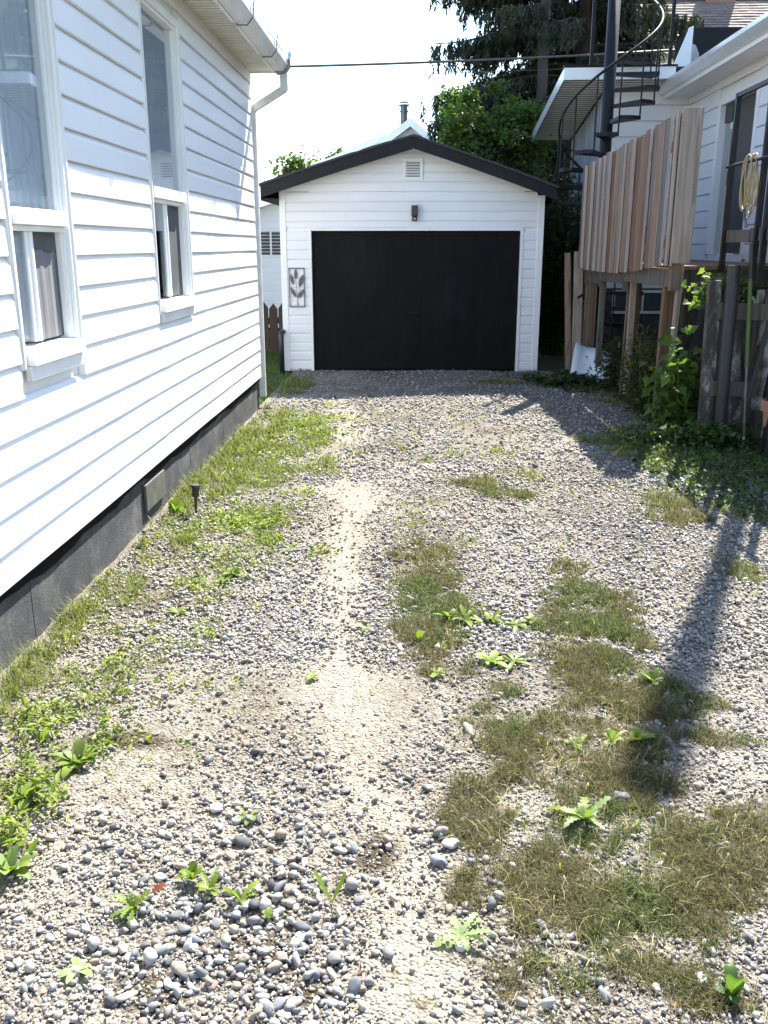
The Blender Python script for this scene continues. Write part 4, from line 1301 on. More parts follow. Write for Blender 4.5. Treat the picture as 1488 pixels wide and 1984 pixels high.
def tree(name, label, loc, height, crown_c, crown_r, nclump, nleaf, leaf, cols, trunk_r, seed, cat='tree', group=None, clump_r=0.28):
    t = thing(name, label, cat, loc, group)
    rd = random.Random(seed)
    m = MB()
    cz = crown_c
    trunk = [(0, 0, -0.1), (0.05, 0.02, height * 0.3), (0.0, -0.04, height * 0.55), (0.04, 0.0, height * 0.8)]
    m.tube(trunk, [trunk_r, trunk_r * 0.8, trunk_r * 0.55, trunk_r * 0.3], 8)
    cl = []
    for i in range(nclump):
        while True:
            p = Vector((rd.uniform(-1, 1), rd.uniform(-1, 1), rd.uniform(-1, 1)))
            if 0.25 < p.length < 1:
                break
        p *= 0.85 + 0.25 * rd.random()
        c = Vector((p.x * crown_r[0], p.y * crown_r[1], cz + p.z * crown_r[2]))
        cl.append(c)
        b = Vector((0, 0, max(height * 0.25, min(height * 0.75, c.z - 0.4 * crown_r[2]))))
        mid = b.lerp(c, 0.55) + Vector((0, 0, 0.05))
        m.tube([b, mid, c], [trunk_r * 0.35, trunk_r * 0.2, trunk_r * 0.06], 5)
    m.build('trunk', 'bark', t, smooth=True)
    P = []
    for c in cl:
        k_ = int(nleaf / nclump * rd.uniform(0.6, 1.4))
        r = clump_r * rd.uniform(0.6, 1.3)
        q = rng.normal(size=(k_, 3)) * np.array([r, r, r * 0.75]) * 0.62
        P.append(q + np.array(c))
    P = np.concatenate(P)
    leaf_cloud('crown', P, None, leaf, pick(cols, len(P)), 'leaf', t)
    return t

GRN = [(0.055, 0.10, 0.022), (0.07, 0.125, 0.03), (0.045, 0.085, 0.02), (0.09, 0.13, 0.03)]
tree('broadleaf_tree', 'bushy green tree rising behind the right slope of the garage roof', (1.28, 17.6, 0), 4.2, 3.15, (1.05, 0.9, 1.5), 110, 14500, 0.10, GRN * 3 + [(0.12, 0.13, 0.025)], 0.09, 3, clump_r=0.22)
tree('broadleaf_tree', 'wispy leafy sapling top beside the bushy tree above the garage ridge', (0.62, 18.0, 0), 4.5, 3.75, (0.30, 0.3, 0.95), 22, 1500, 0.10, GRN, 0.04, 5, clump_r=0.16)
tree('broadleaf_tree', 'small distant tree crown above the left garage eave', (-3.35, 27.5, 0), 4.2, 3.5, (0.75, 0.6, 0.75), 36, 2600, 0.14, GRN, 0.08, 8, clump_r=0.24)
tree('broadleaf_tree', 'tiny round treetop peeking over the left slope of the garage roof', (-2.55, 32, 0), 5.0, 4.45, (0.42, 0.4, 0.42), 18, 1100, 0.14, GRN, 0.07, 9, clump_r=0.2)

def spruce(loc, H, label):
    t = thing('spruce_tree', label, 'tree', loc)
    rd = random.Random(21)
    m = MB()
    m.tube([(0, 0, -0.2), (0.05, 0, H * 0.4), (0, 0, H)], [0.34, 0.22, 0.02], 12)
    P, D = [], []
    zz = 1.0
    while zz < H - 0.4:
        nb = 8
        Rm = 4.3 * (1 - (zz / H) ** 1.6) * (0.72 + 0.28 * math.sin(zz * 2.2) ** 2) + 0.15
        if zz > 5.6:
            Rm *= 1.18
        for b in range(nb):
            az = rd.uniform(0, 2 * math.pi)
            L = Rm * rd.uniform(0.65, 1.08) * (0.58 if math.cos(az) > 0.25 else 1.0)
            dirv = Vector((math.cos(az), math.sin(az), 0))
            pts = []
            nseg = 7
            for i in range(nseg):
                s = i / (nseg - 1)
                pts.append(Vector((0, 0, zz)) + dirv * L * s + Vector((0, 0, 0.25 * L * s - 0.62 * L * s * s + 0.25 * L * s ** 4)))
            m.tube(pts, [0.035 * (1 - 0.85 * i / (nseg - 1)) + 0.004 for i in range(nseg)], 4, caps=False)
            ns = int(16 + L * 20) if zz < 8.5 else int(6 + L * 4)
            for i in range(ns):
                s = 0.15 + 0.85 * (i + rd.random()) / ns
                k_ = min(nseg - 2, int(s * (nseg - 1)))
                fr = s * (nseg - 1) - k_
                p = pts[k_].lerp(pts[k_ + 1], fr)
                side = Vector((-dirv.y, dirv.x, 0)) * rd.uniform(-0.30, 0.30) * (0.3 + L * s * 0.45)
                hang = rd.uniform(0.16, 0.62) * (0.55 + 0.45 * s)
                base = p + side
                nn = int(9 + hang * 19)
                for q in range(nn):
                    u = (q + rd.random()) / nn
                    P.append((base.x + rd.gauss(0, 0.022), base.y + rd.gauss(0, 0.022), base.z - hang * u))
                    D.append((rd.gauss(0, 0.5) + dirv.x * 0.2, rd.gauss(0, 0.5) + dirv.y * 0.2, -0.9 - rd.random() * 0.5))
        zz += 0.34
    m.build('trunk', 'bark', t, smooth=True)
    P, D = np.array(P), np.array(D)
    D /= np.linalg.norm(D, axis=1)[:, None]
    n = len(P)
    s = np.cross(D, rng.normal(size=(n, 3)))
    s /= np.linalg.norm(s, axis=1)[:, None]
    L = rng.uniform(0.09, 0.19, n)[:, None]
    V = np.stack([P - s * 0.024, P + s * 0.024, P + D * L], 1).reshape(-1, 3)
    C = np.repeat(pick([(0.022, 0.035, 0.018), (0.03, 0.042, 0.02), (0.018, 0.028, 0.016), (0.045, 0.04, 0.022)], n), 3, axis=0)
    np_mesh('crown', V, np.arange(3 * n), np.full(n, 3), 'needle', C, t)
spruce((3.55, 21.5, 0), 15.0, 'huge dark drooping spruce filling the sky behind the spiral staircase')

def bush(name, label, loc, rad, n, leaf, cols, cat='shrub', group=None, nstem=9, aspect=0.6, shape=1.0, seed=0, mat='leaf'):
    t = thing(name, label, cat, loc, group)
    rd = random.Random(seed)
    m = MB()
    tips = []
    for i in range(nstem):
        a, s = rd.uniform(0, 6.28), rd.random() ** 0.5
        tip = Vector((rad[0] * s * math.cos(a), rad[1] * s * math.sin(a), rad[2] * rd.uniform(0.55, 1.0) * (1 - 0.3 * s)))
        m.tube([(tip.x * 0.3, tip.y * 0.3, -0.03), tip * 0.55 + Vector((0.02, 0, 0.05)), tip], [0.008, 0.006, 0.003], 5)
        tips.append(tip)
    m.build('stem', 'stem', t)
    P = []
    for tip in tips:
        k_ = n // nstem
        u = rng.uniform(0.15, 1.05, k_)[:, None]
        base = np.array(tip)[None] * np.concatenate([0.3 + 0.7 * u, 0.3 + 0.7 * u, u], 1)
        P.append(base + rng.normal(size=(k_, 3)) * np.array([rad[0] * 0.22, rad[1] * 0.22, rad[2] * 0.09]) * shape)
    P = np.concatenate(P)
    P[:, 2] = np.maximum(P[:, 2], 0.02)
    if aspect > 0.75:
        lobed_leaves('foliage', P, leaf, pick(cols, len(P), 0.25), mat, t)
    else:
        leaf_cloud('foliage', P, None, leaf, pick(cols, len(P)), mat, t, aspect=aspect)
    return t
VINE = [(0.085, 0.14, 0.03), (0.11, 0.17, 0.035), (0.07, 0.12, 0.028)]
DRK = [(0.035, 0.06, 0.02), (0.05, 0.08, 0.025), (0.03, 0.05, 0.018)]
bush('cedar_hedge', 'dark overgrown hedge in the gap between garage and wing', (2.30, 15.2, 0), (0.62, 0.8, 3.1), 14000, 0.075, DRK, 'hedge', nstem=60, seed=2)
bush('broadleaf_shrub', 'large leaved vine shrub glowing yellow green beside the gate post', (2.42, 8.45, 0), (0.26, 0.30, 1.05), 620, 0.115, VINE, nstem=26, aspect=0.85, seed=4)
bush('broadleaf_shrub', 'vine tuft spilling over the top of the weathered gate', (2.68, 8.35, 1.15), (0.30, 0.14, 0.45), 320, 0.085, VINE, nstem=14, aspect=0.8, seed=5)
bush('goldenrod', 'goldenrod clump with dull yellow tips in front of the deck posts', (2.38, 9.6, 0), (0.24, 0.3, 0.95), 1300, 0.065, DRK + [(0.20, 0.15, 0.02), (0.08, 0.10, 0.03)], 'plant', nstem=22, aspect=0.3, seed=6)
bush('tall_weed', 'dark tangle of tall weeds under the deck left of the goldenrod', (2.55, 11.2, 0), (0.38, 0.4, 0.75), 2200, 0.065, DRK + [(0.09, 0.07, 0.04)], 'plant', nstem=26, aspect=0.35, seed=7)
bush('low_shrub', 'low dark green shrub growing at the right corner of the garage', (1.85, 11.6, 0), (0.42, 0.35, 0.17), 1300, 0.07, DRK, nstem=18, seed=8)
bush('low_shrub', 'low leafy clump at the foot of the black pipe and gate', (2.5, 7.9, 0), (0.55, 0.3, 0.26), 1500, 0.06, VINE + DRK, nstem=22, seed=9)
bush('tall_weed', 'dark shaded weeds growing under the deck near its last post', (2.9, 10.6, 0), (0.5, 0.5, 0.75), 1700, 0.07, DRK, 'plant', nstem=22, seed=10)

# ---- ground scatter: patches as (x, y, rx, ry)
DRY = [(0.83,3.95,0.17,0.30),(0.76,3.62,0.18,0.25),(0.85,3.32,0.22,0.2),(0.70,2.95,0.22,0.2),(0.45,2.58,0.28,0.2),(1.02,2.42,0.14,0.14),(0.95,2.15,0.15,0.16),(0.55,2.05,0.3,0.18),(0.10,3.85,0.13,0.25),(0.05,4.60,0.17,0.56),(0.12,4.06,0.15,0.26),(0.81,4.66,0.11,0.24),(0.84,4.23,0.18,0.34),(0.72,3.79,0.16,0.28),(0.82,3.48,0.19,0.29),(0.90,3.16,0.26,0.16),(0.34,2.91,0.17,0.14),(0.53,2.76,0.23,0.19),(0.71,2.53,0.20,0.20),(0.23,2.40,0.14,0.21),(0.37,2.19,0.23,0.16),(0.74,2.32,0.26,0.17),(0.75,2.10,0.13,0.14),(0.44,1.97,0.21,0.15),(0.57,1.80,0.19,0.13),(0.26,1.82,0.10,0.08),(0.13,3.44,0.11,0.12),(0.07,3.61,0.09,0.09),(0.39,3.27,0.06,0.06),(0.15,2.09,0.10,0.08),(0.02,1.71,0.04,0.03),(0.75,1.72,0.10,0.05),(1.77,5.95,0.19,0.32),(1.79,4.69,0.11,0.21),(1.11,2.94,0.11,0.07),(0.45,6.52,0.15,0.18),(0.57,6.16,0.07,0.11),(0.26,3.14,0.06,0.06),(0.73,6.24,0.07,0.11)]
WEEDC = [(0.13, 0.19, 0.025), (0.165, 0.22, 0.035), (0.10, 0.155, 0.03), (0.20, 0.23, 0.06)]
SPECK = [(-0.9,3.9,0.1,0.1),(-0.3,2.0,0.15,0.12),(0.3,5.9,0.2,0.3),(0.9,5.6,0.2,0.3),(-0.6,3.0,0.15,0.15),(1.3,4.9,0.2,0.3),(-0.35,1.85,0.15,0.08)]
RED = [(-0.08,2.24,0.07,0.12),(1.79,4.69,0.11,0.21),(1.72,6.0,0.15,0.25),(0.6,1.95,0.1,0.08)]
GRS = [(-1.25,6.3,0.25,0.45),(-1.1,6.75,0.3,0.35),(-1.4,5.6,0.18,0.4),(-1.35,4.2,0.22,0.35),(-0.75,7.0,0.2,0.3),(-1.23,8.69,0.30,0.65),(-1.02,8.18,0.29,0.47),(-1.19,7.74,0.32,0.53),(-1.27,7.14,0.21,0.45),(-0.82,5.69,0.14,0.36),(-0.90,5.35,0.16,0.37),(-0.98,5.03,0.12,0.24),(-1.02,4.62,0.08,0.12),(-1.34,5.02,0.18,0.24),(-1.50,4.83,0.12,0.22),(-1.61,4.34,0.13,0.22),(-1.62,3.93,0.12,0.25),(-1.60,3.54,0.16,0.25),(-1.54,3.26,0.19,0.26),(-1.49,2.97,0.12,0.19),(-1.08,3.66,0.16,0.16),(-1.18,3.45,0.20,0.15),(-1.24,3.26,0.10,0.11),(-0.95,4.18,0.10,0.08),(0.76,6.93,0.12,0.20),(0.89,6.69,0.10,0.19),(0.94,6.18,0.05,0.16),(0.88,5.19,0.07,0.14),(0.03,5.27,0.13,0.31),(0.15,4.97,0.12,0.18),(-0.01,5.82,0.09,0.22),(-0.15,7.75,0.09,0.15),(0.33,7.46,0.08,0.12),(0.78,7.57,0.11,0.16),(0.98,7.78,0.07,0.13),(0.07,7.26,0.11,0.15),(0.17,6.02,0.11,0.16),(2.36,7.66,0.40,0.51),(2.09,7.25,0.21,0.37),(2.29,6.59,0.23,0.31),(2.20,5.78,0.14,0.24),(1.75,6.42,0.15,0.26),(-1.55,11.58,0.30,0.54),(-1.69,11.13,0.26,0.42),(1.05,11.89,0.27,0.38),(2.24,12.19,0.62,0.69),(2.40,10.68,0.36,0.54),(2.60,8.38,0.67,0.96),(1.93,7.85,0.36,0.53),(2.80,7.3,0.35,1.0),(0.64,2.41,0.09,0.06),(0.71,2.20,0.09,0.11),(0.96,2.39,0.08,0.08),(0.27,2.58,0.07,0.05),(0.16,2.34,0.05,0.05),(-1.12,5.85,0.14,0.25),(1.75,8.04,0.14,0.34),(-0.45,7.53,0.07,0.10),(-0.70,7.33,0.09,0.11),(0.30,5.16,0.06,0.08),(-1.19,2.82,0.07,0.05),(-1.01,2.83,0.06,0.04),(0.11,1.85,0.05,0.04),(0.22,1.88,0.04,0.03),(-1.6,6.2,0.10,0.5),(-1.58,6.9,0.12,0.5),(-1.56,7.8,0.14,0.6)]
LEF = [(-1.25,2.69,0.14,0.11),(-1.22,2.54,0.15,0.12),(-1.20,2.37,0.10,0.13),(-1.16,2.22,0.08,0.09),(-1.10,2.05,0.06,0.08),(-1.30,3.00,0.12,0.12),(-0.83,4.89,0.15,0.14),(-0.73,5.03,0.09,0.11),(-0.97,4.50,0.07,0.09),(-1.07,8.67,0.25,0.47),(-0.87,6.06,0.18,0.33),(-1.00,5.55,0.13,0.23),(-1.24,5.37,0.16,0.16),(-1.50,4.92,0.15,0.16),(-1.47,5.15,0.09,0.12),(0.25,4.05,0.15,0.14),(0.49,3.97,0.11,0.09),(2.16,7.54,0.30,0.39),(2.34,6.76,0.24,0.40),(2.23,5.96,0.14,0.25),(1.92,7.24,0.13,0.27),(-1.19,3.65,0.11,0.11),(-1.08,3.76,0.09,0.09),(-1.29,3.39,0.11,0.09),(-0.88,3.71,0.07,0.06),(-0.94,4.67,0.09,0.12),(-0.54,4.90,0.09,0.07),(-1.42,7.50,0.18,0.28)]

def in_patches(x, y, pat, grow=1.0):
    best = np.full(x.shape, 9.0)
    for cx, cy, rx, ry in pat:
        d = ((x - cx) / (rx * grow)) ** 2 + ((y - cy) / (ry * grow)) ** 2
        best = np.minimum(best, d)
    return best
def patch_prob(x, y, pat, o, ns, thr, amp=6.5):
    r = np.sqrt(in_patches(x, y, pat))
    nz = 0.62 * fbm(x, y, ns, o) + 0.38 * fbm(x, y, ns * 3.1, o + 3)
    return np.clip((nz - thr) * amp + 0.85 - 0.95 * r ** 1.6, 0.0, 1)
def scatter(pat, tufts, per, trad, spread=1.5, o=0, ns=5, thr=0.42):
    """clumps of stems: tufts per square metre, stems per tuft, tuft radius; thins out beyond the patch edge"""
    X, Y = [], []
    for cx, cy, rx, ry in pat:
        n = max(2, int(tufts * math.pi * rx * ry * spread * spread))
        a, r = rng.uniform(0, 2 * np.pi, n), np.sqrt(rng.random(n)) * spread
        x, y = cx + rx * r * np.cos(a), cy + ry * r * np.sin(a)
        pr = np.clip(patch_prob(x, y, pat, o, ns, thr), 0.01, 1)
        keep = rng.random(n) < pr
        x, y, pr = x[keep], y[keep], pr[keep]
        k = np.maximum(1, (per * rng.uniform(0.3, 1.5, len(x)) * (0.35 + 0.65 * pr))).astype(int)
        x, y = np.repeat(x, k), np.repeat(y, k)
        sc_ = np.clip(y / 3.2, 0.8, 2.2) * trad
        X.append(x + rng.normal(0, 1, len(x)) * sc_)
        Y.append(y + rng.normal(0, 1, len(x)) * sc_)
    X, Y = np.concatenate(X), np.concatenate(Y)
    ok = (X > -1.67) & (Y < 12.8) & (Y > 1.3)
    return X[ok], Y[ok]

def blades(name, X, Y, L, wid, lean, cols, kind='stuff'):
    n = len(X)
    Z = hgt(X, Y) - 0.004
    az = rng.uniform(0, 2 * np.pi, n)
    d = np.stack([np.cos(az), np.sin(az), np.zeros(n)], 1)
    s = np.stack([-np.sin(az), np.cos(az), np.zeros(n)], 1)
    P = np.stack([X, Y, Z], 1)
    ln = lean * rng.uniform(0.4, 1.3, n)
    Lc = L[:, None]
    mid = P + d * Lc * 0.45 * np.sin(ln * 0.6)[:, None] + np.array([0, 0, 1]) * Lc * 0.5 * np.cos(ln * 0.6)[:, None]
    tip = mid + d * Lc * 0.5 * np.sin(ln * 1.25)[:, None] + np.array([0, 0, 1]) * Lc * 0.5 * np.cos(ln * 1.25)[:, None]
    tip[:, 2] = np.maximum(tip[:, 2], Z + 0.006)
    w = wid[:, None]
    V = np.stack([P - s * w, P + s * w, mid + s * w * 0.8, mid - s * w * 0.8, tip], 1).reshape(-1, 3)
    b = (np.arange(n) * 5)[:, None]
    F = np.concatenate([b + [[0, 1, 2, 3]], b + [[3, 2, 4]]], 1).ravel()
    return np_mesh(name, V, F, np.tile([4, 3], n), 'grass', np.repeat(cols, 5, axis=0), kind=kind)

def dist_scale(Y):
    return np.clip(Y / 3.2, 0.8, 3.0)
# dry olive turf in the middle of the drive
X, Y = scatter(DRY, 1900, 15, 0.011, 1.6, 2, 6, 0.435)
n = len(X)
tone = fbm(X, Y, 4, 9)
c = pick([(0.17, 0.14, 0.055), (0.115, 0.115, 0.04), (0.23, 0.185, 0.09), (0.13, 0.095, 0.05), (0.10, 0.12, 0.035), (0.24, 0.20, 0.10), (0.06, 0.055, 0.025), (0.07, 0.085, 0.025)], n, 0.35)
gk = np.clip((tone - 0.50) * 8 + rng.normal(0, 0.5, n), 0, 1)[:, None]
c = 0.80 * c * (1 - gk * np.array([0.25, -0.06, 0.30]))
blades('dry_grass', X, Y, rng.uniform(0.012, 0.072, n) * (0.5 + 1.0 * fbm(X, Y, 9, 81)) * (0.8 + 0.2 * dist_scale(Y)), rng.uniform(0.0006, 0.0015, n) * dist_scale(Y), 1.15, c)
# straw lying flat among it
X, Y = scatter(DRY, 240, 3, 0.02, 1.2, 4)
n = len(X)
blades('straw', X, Y, rng.uniform(0.05, 0.12, n), rng.uniform(0.0007, 0.0013, n), 1.5, pick([(0.40, 0.35, 0.20), (0.33, 0.27, 0.15), (0.26, 0.24, 0.11)], n, 0.3))
X, Y = scatter(RED + SPECK, 420, 9, 0.010, 1.6, 5)
n = len(X)
blades('reddish_grass', X, Y, rng.uniform(0.010, 0.030, n), rng.uniform(0.0007, 0.0014, n) * dist_scale(Y), 1.3, pick([(0.20, 0.11, 0.07), (0.16, 0.10, 0.06), (0.24, 0.17, 0.09), (0.12, 0.10, 0.05)], n, 0.3))
# fresh green grass
GC = [(0.12, 0.155, 0.03), (0.15, 0.185, 0.04), (0.09, 0.125, 0.03), (0.22, 0.21, 0.09), (0.17, 0.19, 0.05)]
X, Y = scatter(GRS, 330, 12, 0.013, 1.75, 7, 6, 0.475)
n = len(X)
blades('green_grass', X, Y, rng.uniform(0.02, 0.085, n) * (0.75 + 0.25 * dist_scale(Y)) * np.where(X < -1.3, 1.2, 0.75), rng.uniform(0.0009, 0.0019, n) * dist_scale(Y), 1.05, pick(GC, n, 0.3))
# long grass leaning out from the foundation
FND = [(-1.60, y_, 0.075, 0.22) for y_ in np.arange(2.6, 9.6, 0.33)]
X, Y = scatter(FND, 430, 12, 0.013, 1.5, 17, 2.2, 0.50)
n = len(X)
blades('foundation_grass', X, Y, rng.uniform(0.02, 0.15, n) * (0.5 + 1.0 * fbm(X, Y, 3, 61)), rng.uniform(0.0010, 0.0020, n) * dist_scale(Y), 1.0, pick(GC, n, 0.3))
# thin volunteers all over the left strip and between the tracks
STR = [(-1.15, 3.2, 0.5, 1.0), (-1.1, 5.0, 0.5, 1.2), (-1.1, 7.6, 0.5, 2.0), (0.15, 5.2, 0.3, 1.6), (0.6, 6.6, 0.6, 1.4), (0.7, 4.0, 0.5, 1.2), (0.5, 2.3, 0.5, 0.7), (1.7, 6.0, 0.5, 1.3), (0.2, 8.6, 0.9, 1.2), (1.6, 4.4, 0.4, 0.8)]
X, Y = scatter(STR, 26, 9, 0.012, 1.2, 19, 3, 0.45)
n = len(X)
blades('green_grass', X, Y, rng.uniform(0.015, 0.06, n) * (0.8 + 0.2 * dist_scale(Y)), rng.uniform(0.0009, 0.0017, n) * dist_scale(Y), 1.1, pick(GC + [(0.18, 0.13, 0.06)], n, 0.3))
# lawn strip beyond the house corner, and shade lawn on the right
def lawn(name, x0, x1, y0, y1, dens, cols, zoff):
    n = int((x1 - x0) * (y1 - y0) * dens)
    X, Y = rng.uniform(x0, x1, n), rng.uniform(y0, y1, n)
    P0 = hgt(X, Y)
    o = blades(name, X, Y, rng.uniform(0.05, 0.12, n), rng.uniform(0.003, 0.006, n), 0.9, pick(cols, n, 0.25))
    o.location.z = zoff
lawn('lawn_grass', -3.6, -1.72, 10.2, 19.5, 900, [(0.08, 0.13, 0.03), (0.10, 0.15, 0.035)], -0.055)
# small broad leaves creeping over the gravel
X, Y = scatter(LEF + [(-1.15, 3.2, 0.4, 0.8), (-1.05, 5.1, 0.4, 0.9), (-1.1, 7.8, 0.4, 1.6)], 130, 11, 0.020, 1.6, 11, 5, 0.47)
n = len(X)
Z = hgt(X, Y) + rng.uniform(0.004, 0.045, n)
leaf_cloud('ground_cover', np.stack([X, Y, Z], 1), None, (rng.uniform(0.013, 0.034, n) * (0.8 + 0.25 * dist_scale(Y)))[:, None], pick([(0.12, 0.175, 0.03), (0.16, 0.21, 0.04), (0.095, 0.14, 0.03), (0.21, 0.24, 0.06)], n, 0.3), 'leaf', aspect=0.42, kind='stuff', up_bias=1.2)
# long dock leaves crowding the left border
DCK = [(-1.25,2.69,0.16,0.12),(-1.22,2.54,0.16,0.12),(-1.22,2.37,0.12,0.13),(-1.18,2.2,0.09,0.10),(-1.30,3.0,0.12,0.12),(-1.4,2.8,0.1,0.2)]
X, Y = scatter(DCK, 420, 6, 0.03, 1.3, 71, 5, 0.40)
n = len(X)
leaf_cloud('dock_leaves', np.stack([X, Y, hgt(X, Y) + rng.uniform(0.01, 0.08, n)], 1), None, rng.uniform(0.018, 0.060, n)[:, None], pick(WEEDC, n, 0.3), 'leaf', aspect=0.28, kind='stuff', up_bias=0.9)
# dry leaf litter and chips
n = 900
Y = 1.5 + 7 * rng.random(n) ** 1.6
X = rng.uniform(-1.6, 1.9, n)
leaf_cloud('leaf_litter', np.stack([X, Y, hgt(X, Y) + 0.012 + 0.008 * rng.random(n)], 1), None, rng.uniform(0.008, 0.026, n)[:, None], pick([(0.20, 0.12, 0.06), (0.14, 0.085, 0.05), (0.26, 0.17, 0.08), (0.09, 0.06, 0.04)], n, 0.3), 'leaf', aspect=0.4, kind='stuff', up_bias=1.5)
# shaded ivy-like cover on the right
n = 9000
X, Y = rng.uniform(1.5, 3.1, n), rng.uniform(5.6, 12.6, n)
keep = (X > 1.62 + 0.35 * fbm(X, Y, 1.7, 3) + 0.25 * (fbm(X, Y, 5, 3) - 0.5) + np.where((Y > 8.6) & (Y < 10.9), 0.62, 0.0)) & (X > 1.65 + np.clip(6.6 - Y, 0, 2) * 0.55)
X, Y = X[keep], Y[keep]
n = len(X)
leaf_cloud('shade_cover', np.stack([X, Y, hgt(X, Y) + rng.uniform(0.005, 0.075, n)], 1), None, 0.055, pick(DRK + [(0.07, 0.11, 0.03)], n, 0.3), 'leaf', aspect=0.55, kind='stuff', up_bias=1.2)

SOIL = [(-1.02,3.98,0.10,0.10),(-1.0,2.83,0.16,0.07),(-0.38,1.84,0.14,0.09),(-0.28,1.72,0.10,0.05),(-0.10,2.25,0.08,0.10),(-0.62,1.72,0.1,0.06),(-1.2,3.1,0.1,0.1)]
# ---- gravel
def stone_variants(sub, k):
    out = []
    for i in range(k):
        bm = bmesh.new()
        if sub == 0:
            bmesh.ops.create_cube(bm, size=0.72)
            bmesh.ops.triangulate(bm, faces=bm.faces)
        else:
            bmesh.ops.create_icosphere(bm, subdivisions=sub, radius=0.5)
        rd = np.random.default_rng(100 + i + 50 * sub)
        co = np.array([v.co[:] for v in bm.verts])
        for _ in range(7):                      # chop with random planes for a worn, faceted pebble
            nrm = rd.normal(size=3)
            nrm /= np.linalg.norm(nrm)
            lim = rd.uniform(0.20, 0.40)
            dd_ = co @ nrm
            over = dd_ > lim
            co[over] -= np.outer(dd_[over] - lim, nrm) * 0.85
        bm.verts.index_update()
        co += rd.normal(size=co.shape) * (0.085 if sub == 0 else 0.045 if sub == 1 else 0.012)
        fc = np.array([[v.index for v in f.verts] for f in bm.faces])
        bm.free()
        out.append((co, fc))
    return out
PAL = np.array([(0.37, 0.365, 0.36), (0.20, 0.215, 0.235), (0.095, 0.10, 0.11), (0.38, 0.32, 0.245), (0.34, 0.255, 0.21), (0.52, 0.51, 0.48), (0.28, 0.275, 0.27), (0.16, 0.17, 0.18), (0.44, 0.41, 0.355)])
WTS = np.array([0.17, 0.14, 0.07, 0.15, 0.06, 0.11, 0.16, 0.08, 0.11])
def stones(name, X, Y, S, sub, sink=0.18):
    n = len(X)
    mute = np.array([0.30, 0.45, 0.0])[0 if sub < 1 else 1 if sub == 1 else 2] * 0.8
    var = stone_variants(sub, 12)
    which = rng.integers(0, 12, n)
    cz = PAL[rng.choice(len(PAL), n, p=WTS / WTS.sum())] * rng.uniform(0.7, 1.15, (n, 1))
    cz = 0.84 * (cz * (1 - mute) + mute * np.array([0.325, 0.305, 0.27]))
    warm = np.clip(2.2 * (fbm(X, Y, 1.3, 41) - 0.42), 0, 1)[:, None]
    cz = cz * (1 - warm * np.array([0.02, 0.08, 0.20]))
    Z = hgt(X, Y)
    VV, FF, CC, off = [], [], [], 0
    for k in range(12):
        idx = np.where(which == k)[0]
        if not len(idx):
            continue
        co, fc = var[k]
        m_ = len(idx)
        sx = S[idx] * rng.uniform(0.9, 1.6, m_)
        sy = S[idx] * rng.uniform(0.65, 1.05, m_)
        sz = S[idx] * rng.uniform(0.40, 0.95, m_)
        p = co[None] * np.stack([sx, sy, sz], 1)[:, None, :]
        ti, az = rng.normal(0, 0.42, m_), rng.uniform(0, 2 * np.pi, m_)
        cy_, sy_ = np.cos(ti)[:, None], np.sin(ti)[:, None]
        x1, z1 = p[:, :, 0] * cy_ - p[:, :, 2] * sy_, p[:, :, 0] * sy_ + p[:, :, 2] * cy_
        ca, sa = np.cos(az)[:, None], np.sin(az)[:, None]
        xx, yy = x1 * ca - p[:, :, 1] * sa, x1 * sa + p[:, :, 1] * ca
        v = np.stack([xx + X[idx][:, None], yy + Y[idx][:, None], z1 + (Z[idx] + sz * (0.5 - sink))[:, None]], 2)
        nv = co.shape[0]
        FF.append((fc[None] + (np.arange(m_) * nv)[:, None, None] + off).reshape(-1))
        VV.append(v.reshape(-1, 3))
        CC.append(np.repeat(cz[idx], nv, axis=0))
        off += m_ * nv
    F = np.concatenate(FF)
    return np_mesh(name, np.concatenate(VV), F, np.full(len(F) // 3, 3), 'stone', np.concatenate(CC), smooth=sub > 2, kind='stuff')

def track(x, y):
    """1 on the sandy wheel track, 0 elsewhere"""
    cx = np.interp(y, [1.6, 2.0, 2.4, 2.7, 3.2, 4.3, 5.7, 9.5, 12], [0.02, 0.0, -0.06, -0.2, -0.25, -0.38, -0.42, -0.75, -0.9])
    w = np.interp(y, [1.6, 3.2, 6, 12], [0.13, 0.13, 0.17, 0.25])
    return np.exp(-((x - cx) / w) ** 2)
drive_sheet()
def gravel_density(x, y):
    d = 0.62 + 1.1 * fbm(x, y, 2.2, 21) + 0.5 * (fbm(x, y, 7, 25) - 0.5)
    d -= 0.85 * track(x, y) * np.clip(2.6 * fbm(x, y, 1.6, 51) - 0.35, 0, 1)
    d -= 0.75 * np.clip(3.5 * (fbm(x, y, 1.4, 55) - 0.52), 0, 1)
    d -= 0.5 * np.exp(-(((x + 0.93) / 0.22) ** 2 + ((y - 2.6) / 0.35) ** 2))
    d -= 1.0 * patch_prob(x, y, DRY, 2, 6, 0.44)
    d -= 0.4 * np.clip(1.0 - in_patches(x, y, GRS + LEF), 0, 1)
    return np.clip(d, 0.04, 1)
def field(n, x0, x1, y0, y1, power=1.0):
    Y = y0 + (y1 - y0) * rng.random(n) ** power
    hw_ = 0.53 * Y + 0.5
    X = rng.uniform(-1, 1, n) * np.minimum(hw_, 9)
    ok = (X > x0) & (X < x1)
    X, Y = X[ok], Y[ok]
    keep = rng.random(len(X)) < gravel_density(X, Y)
    return X[keep], Y[keep]
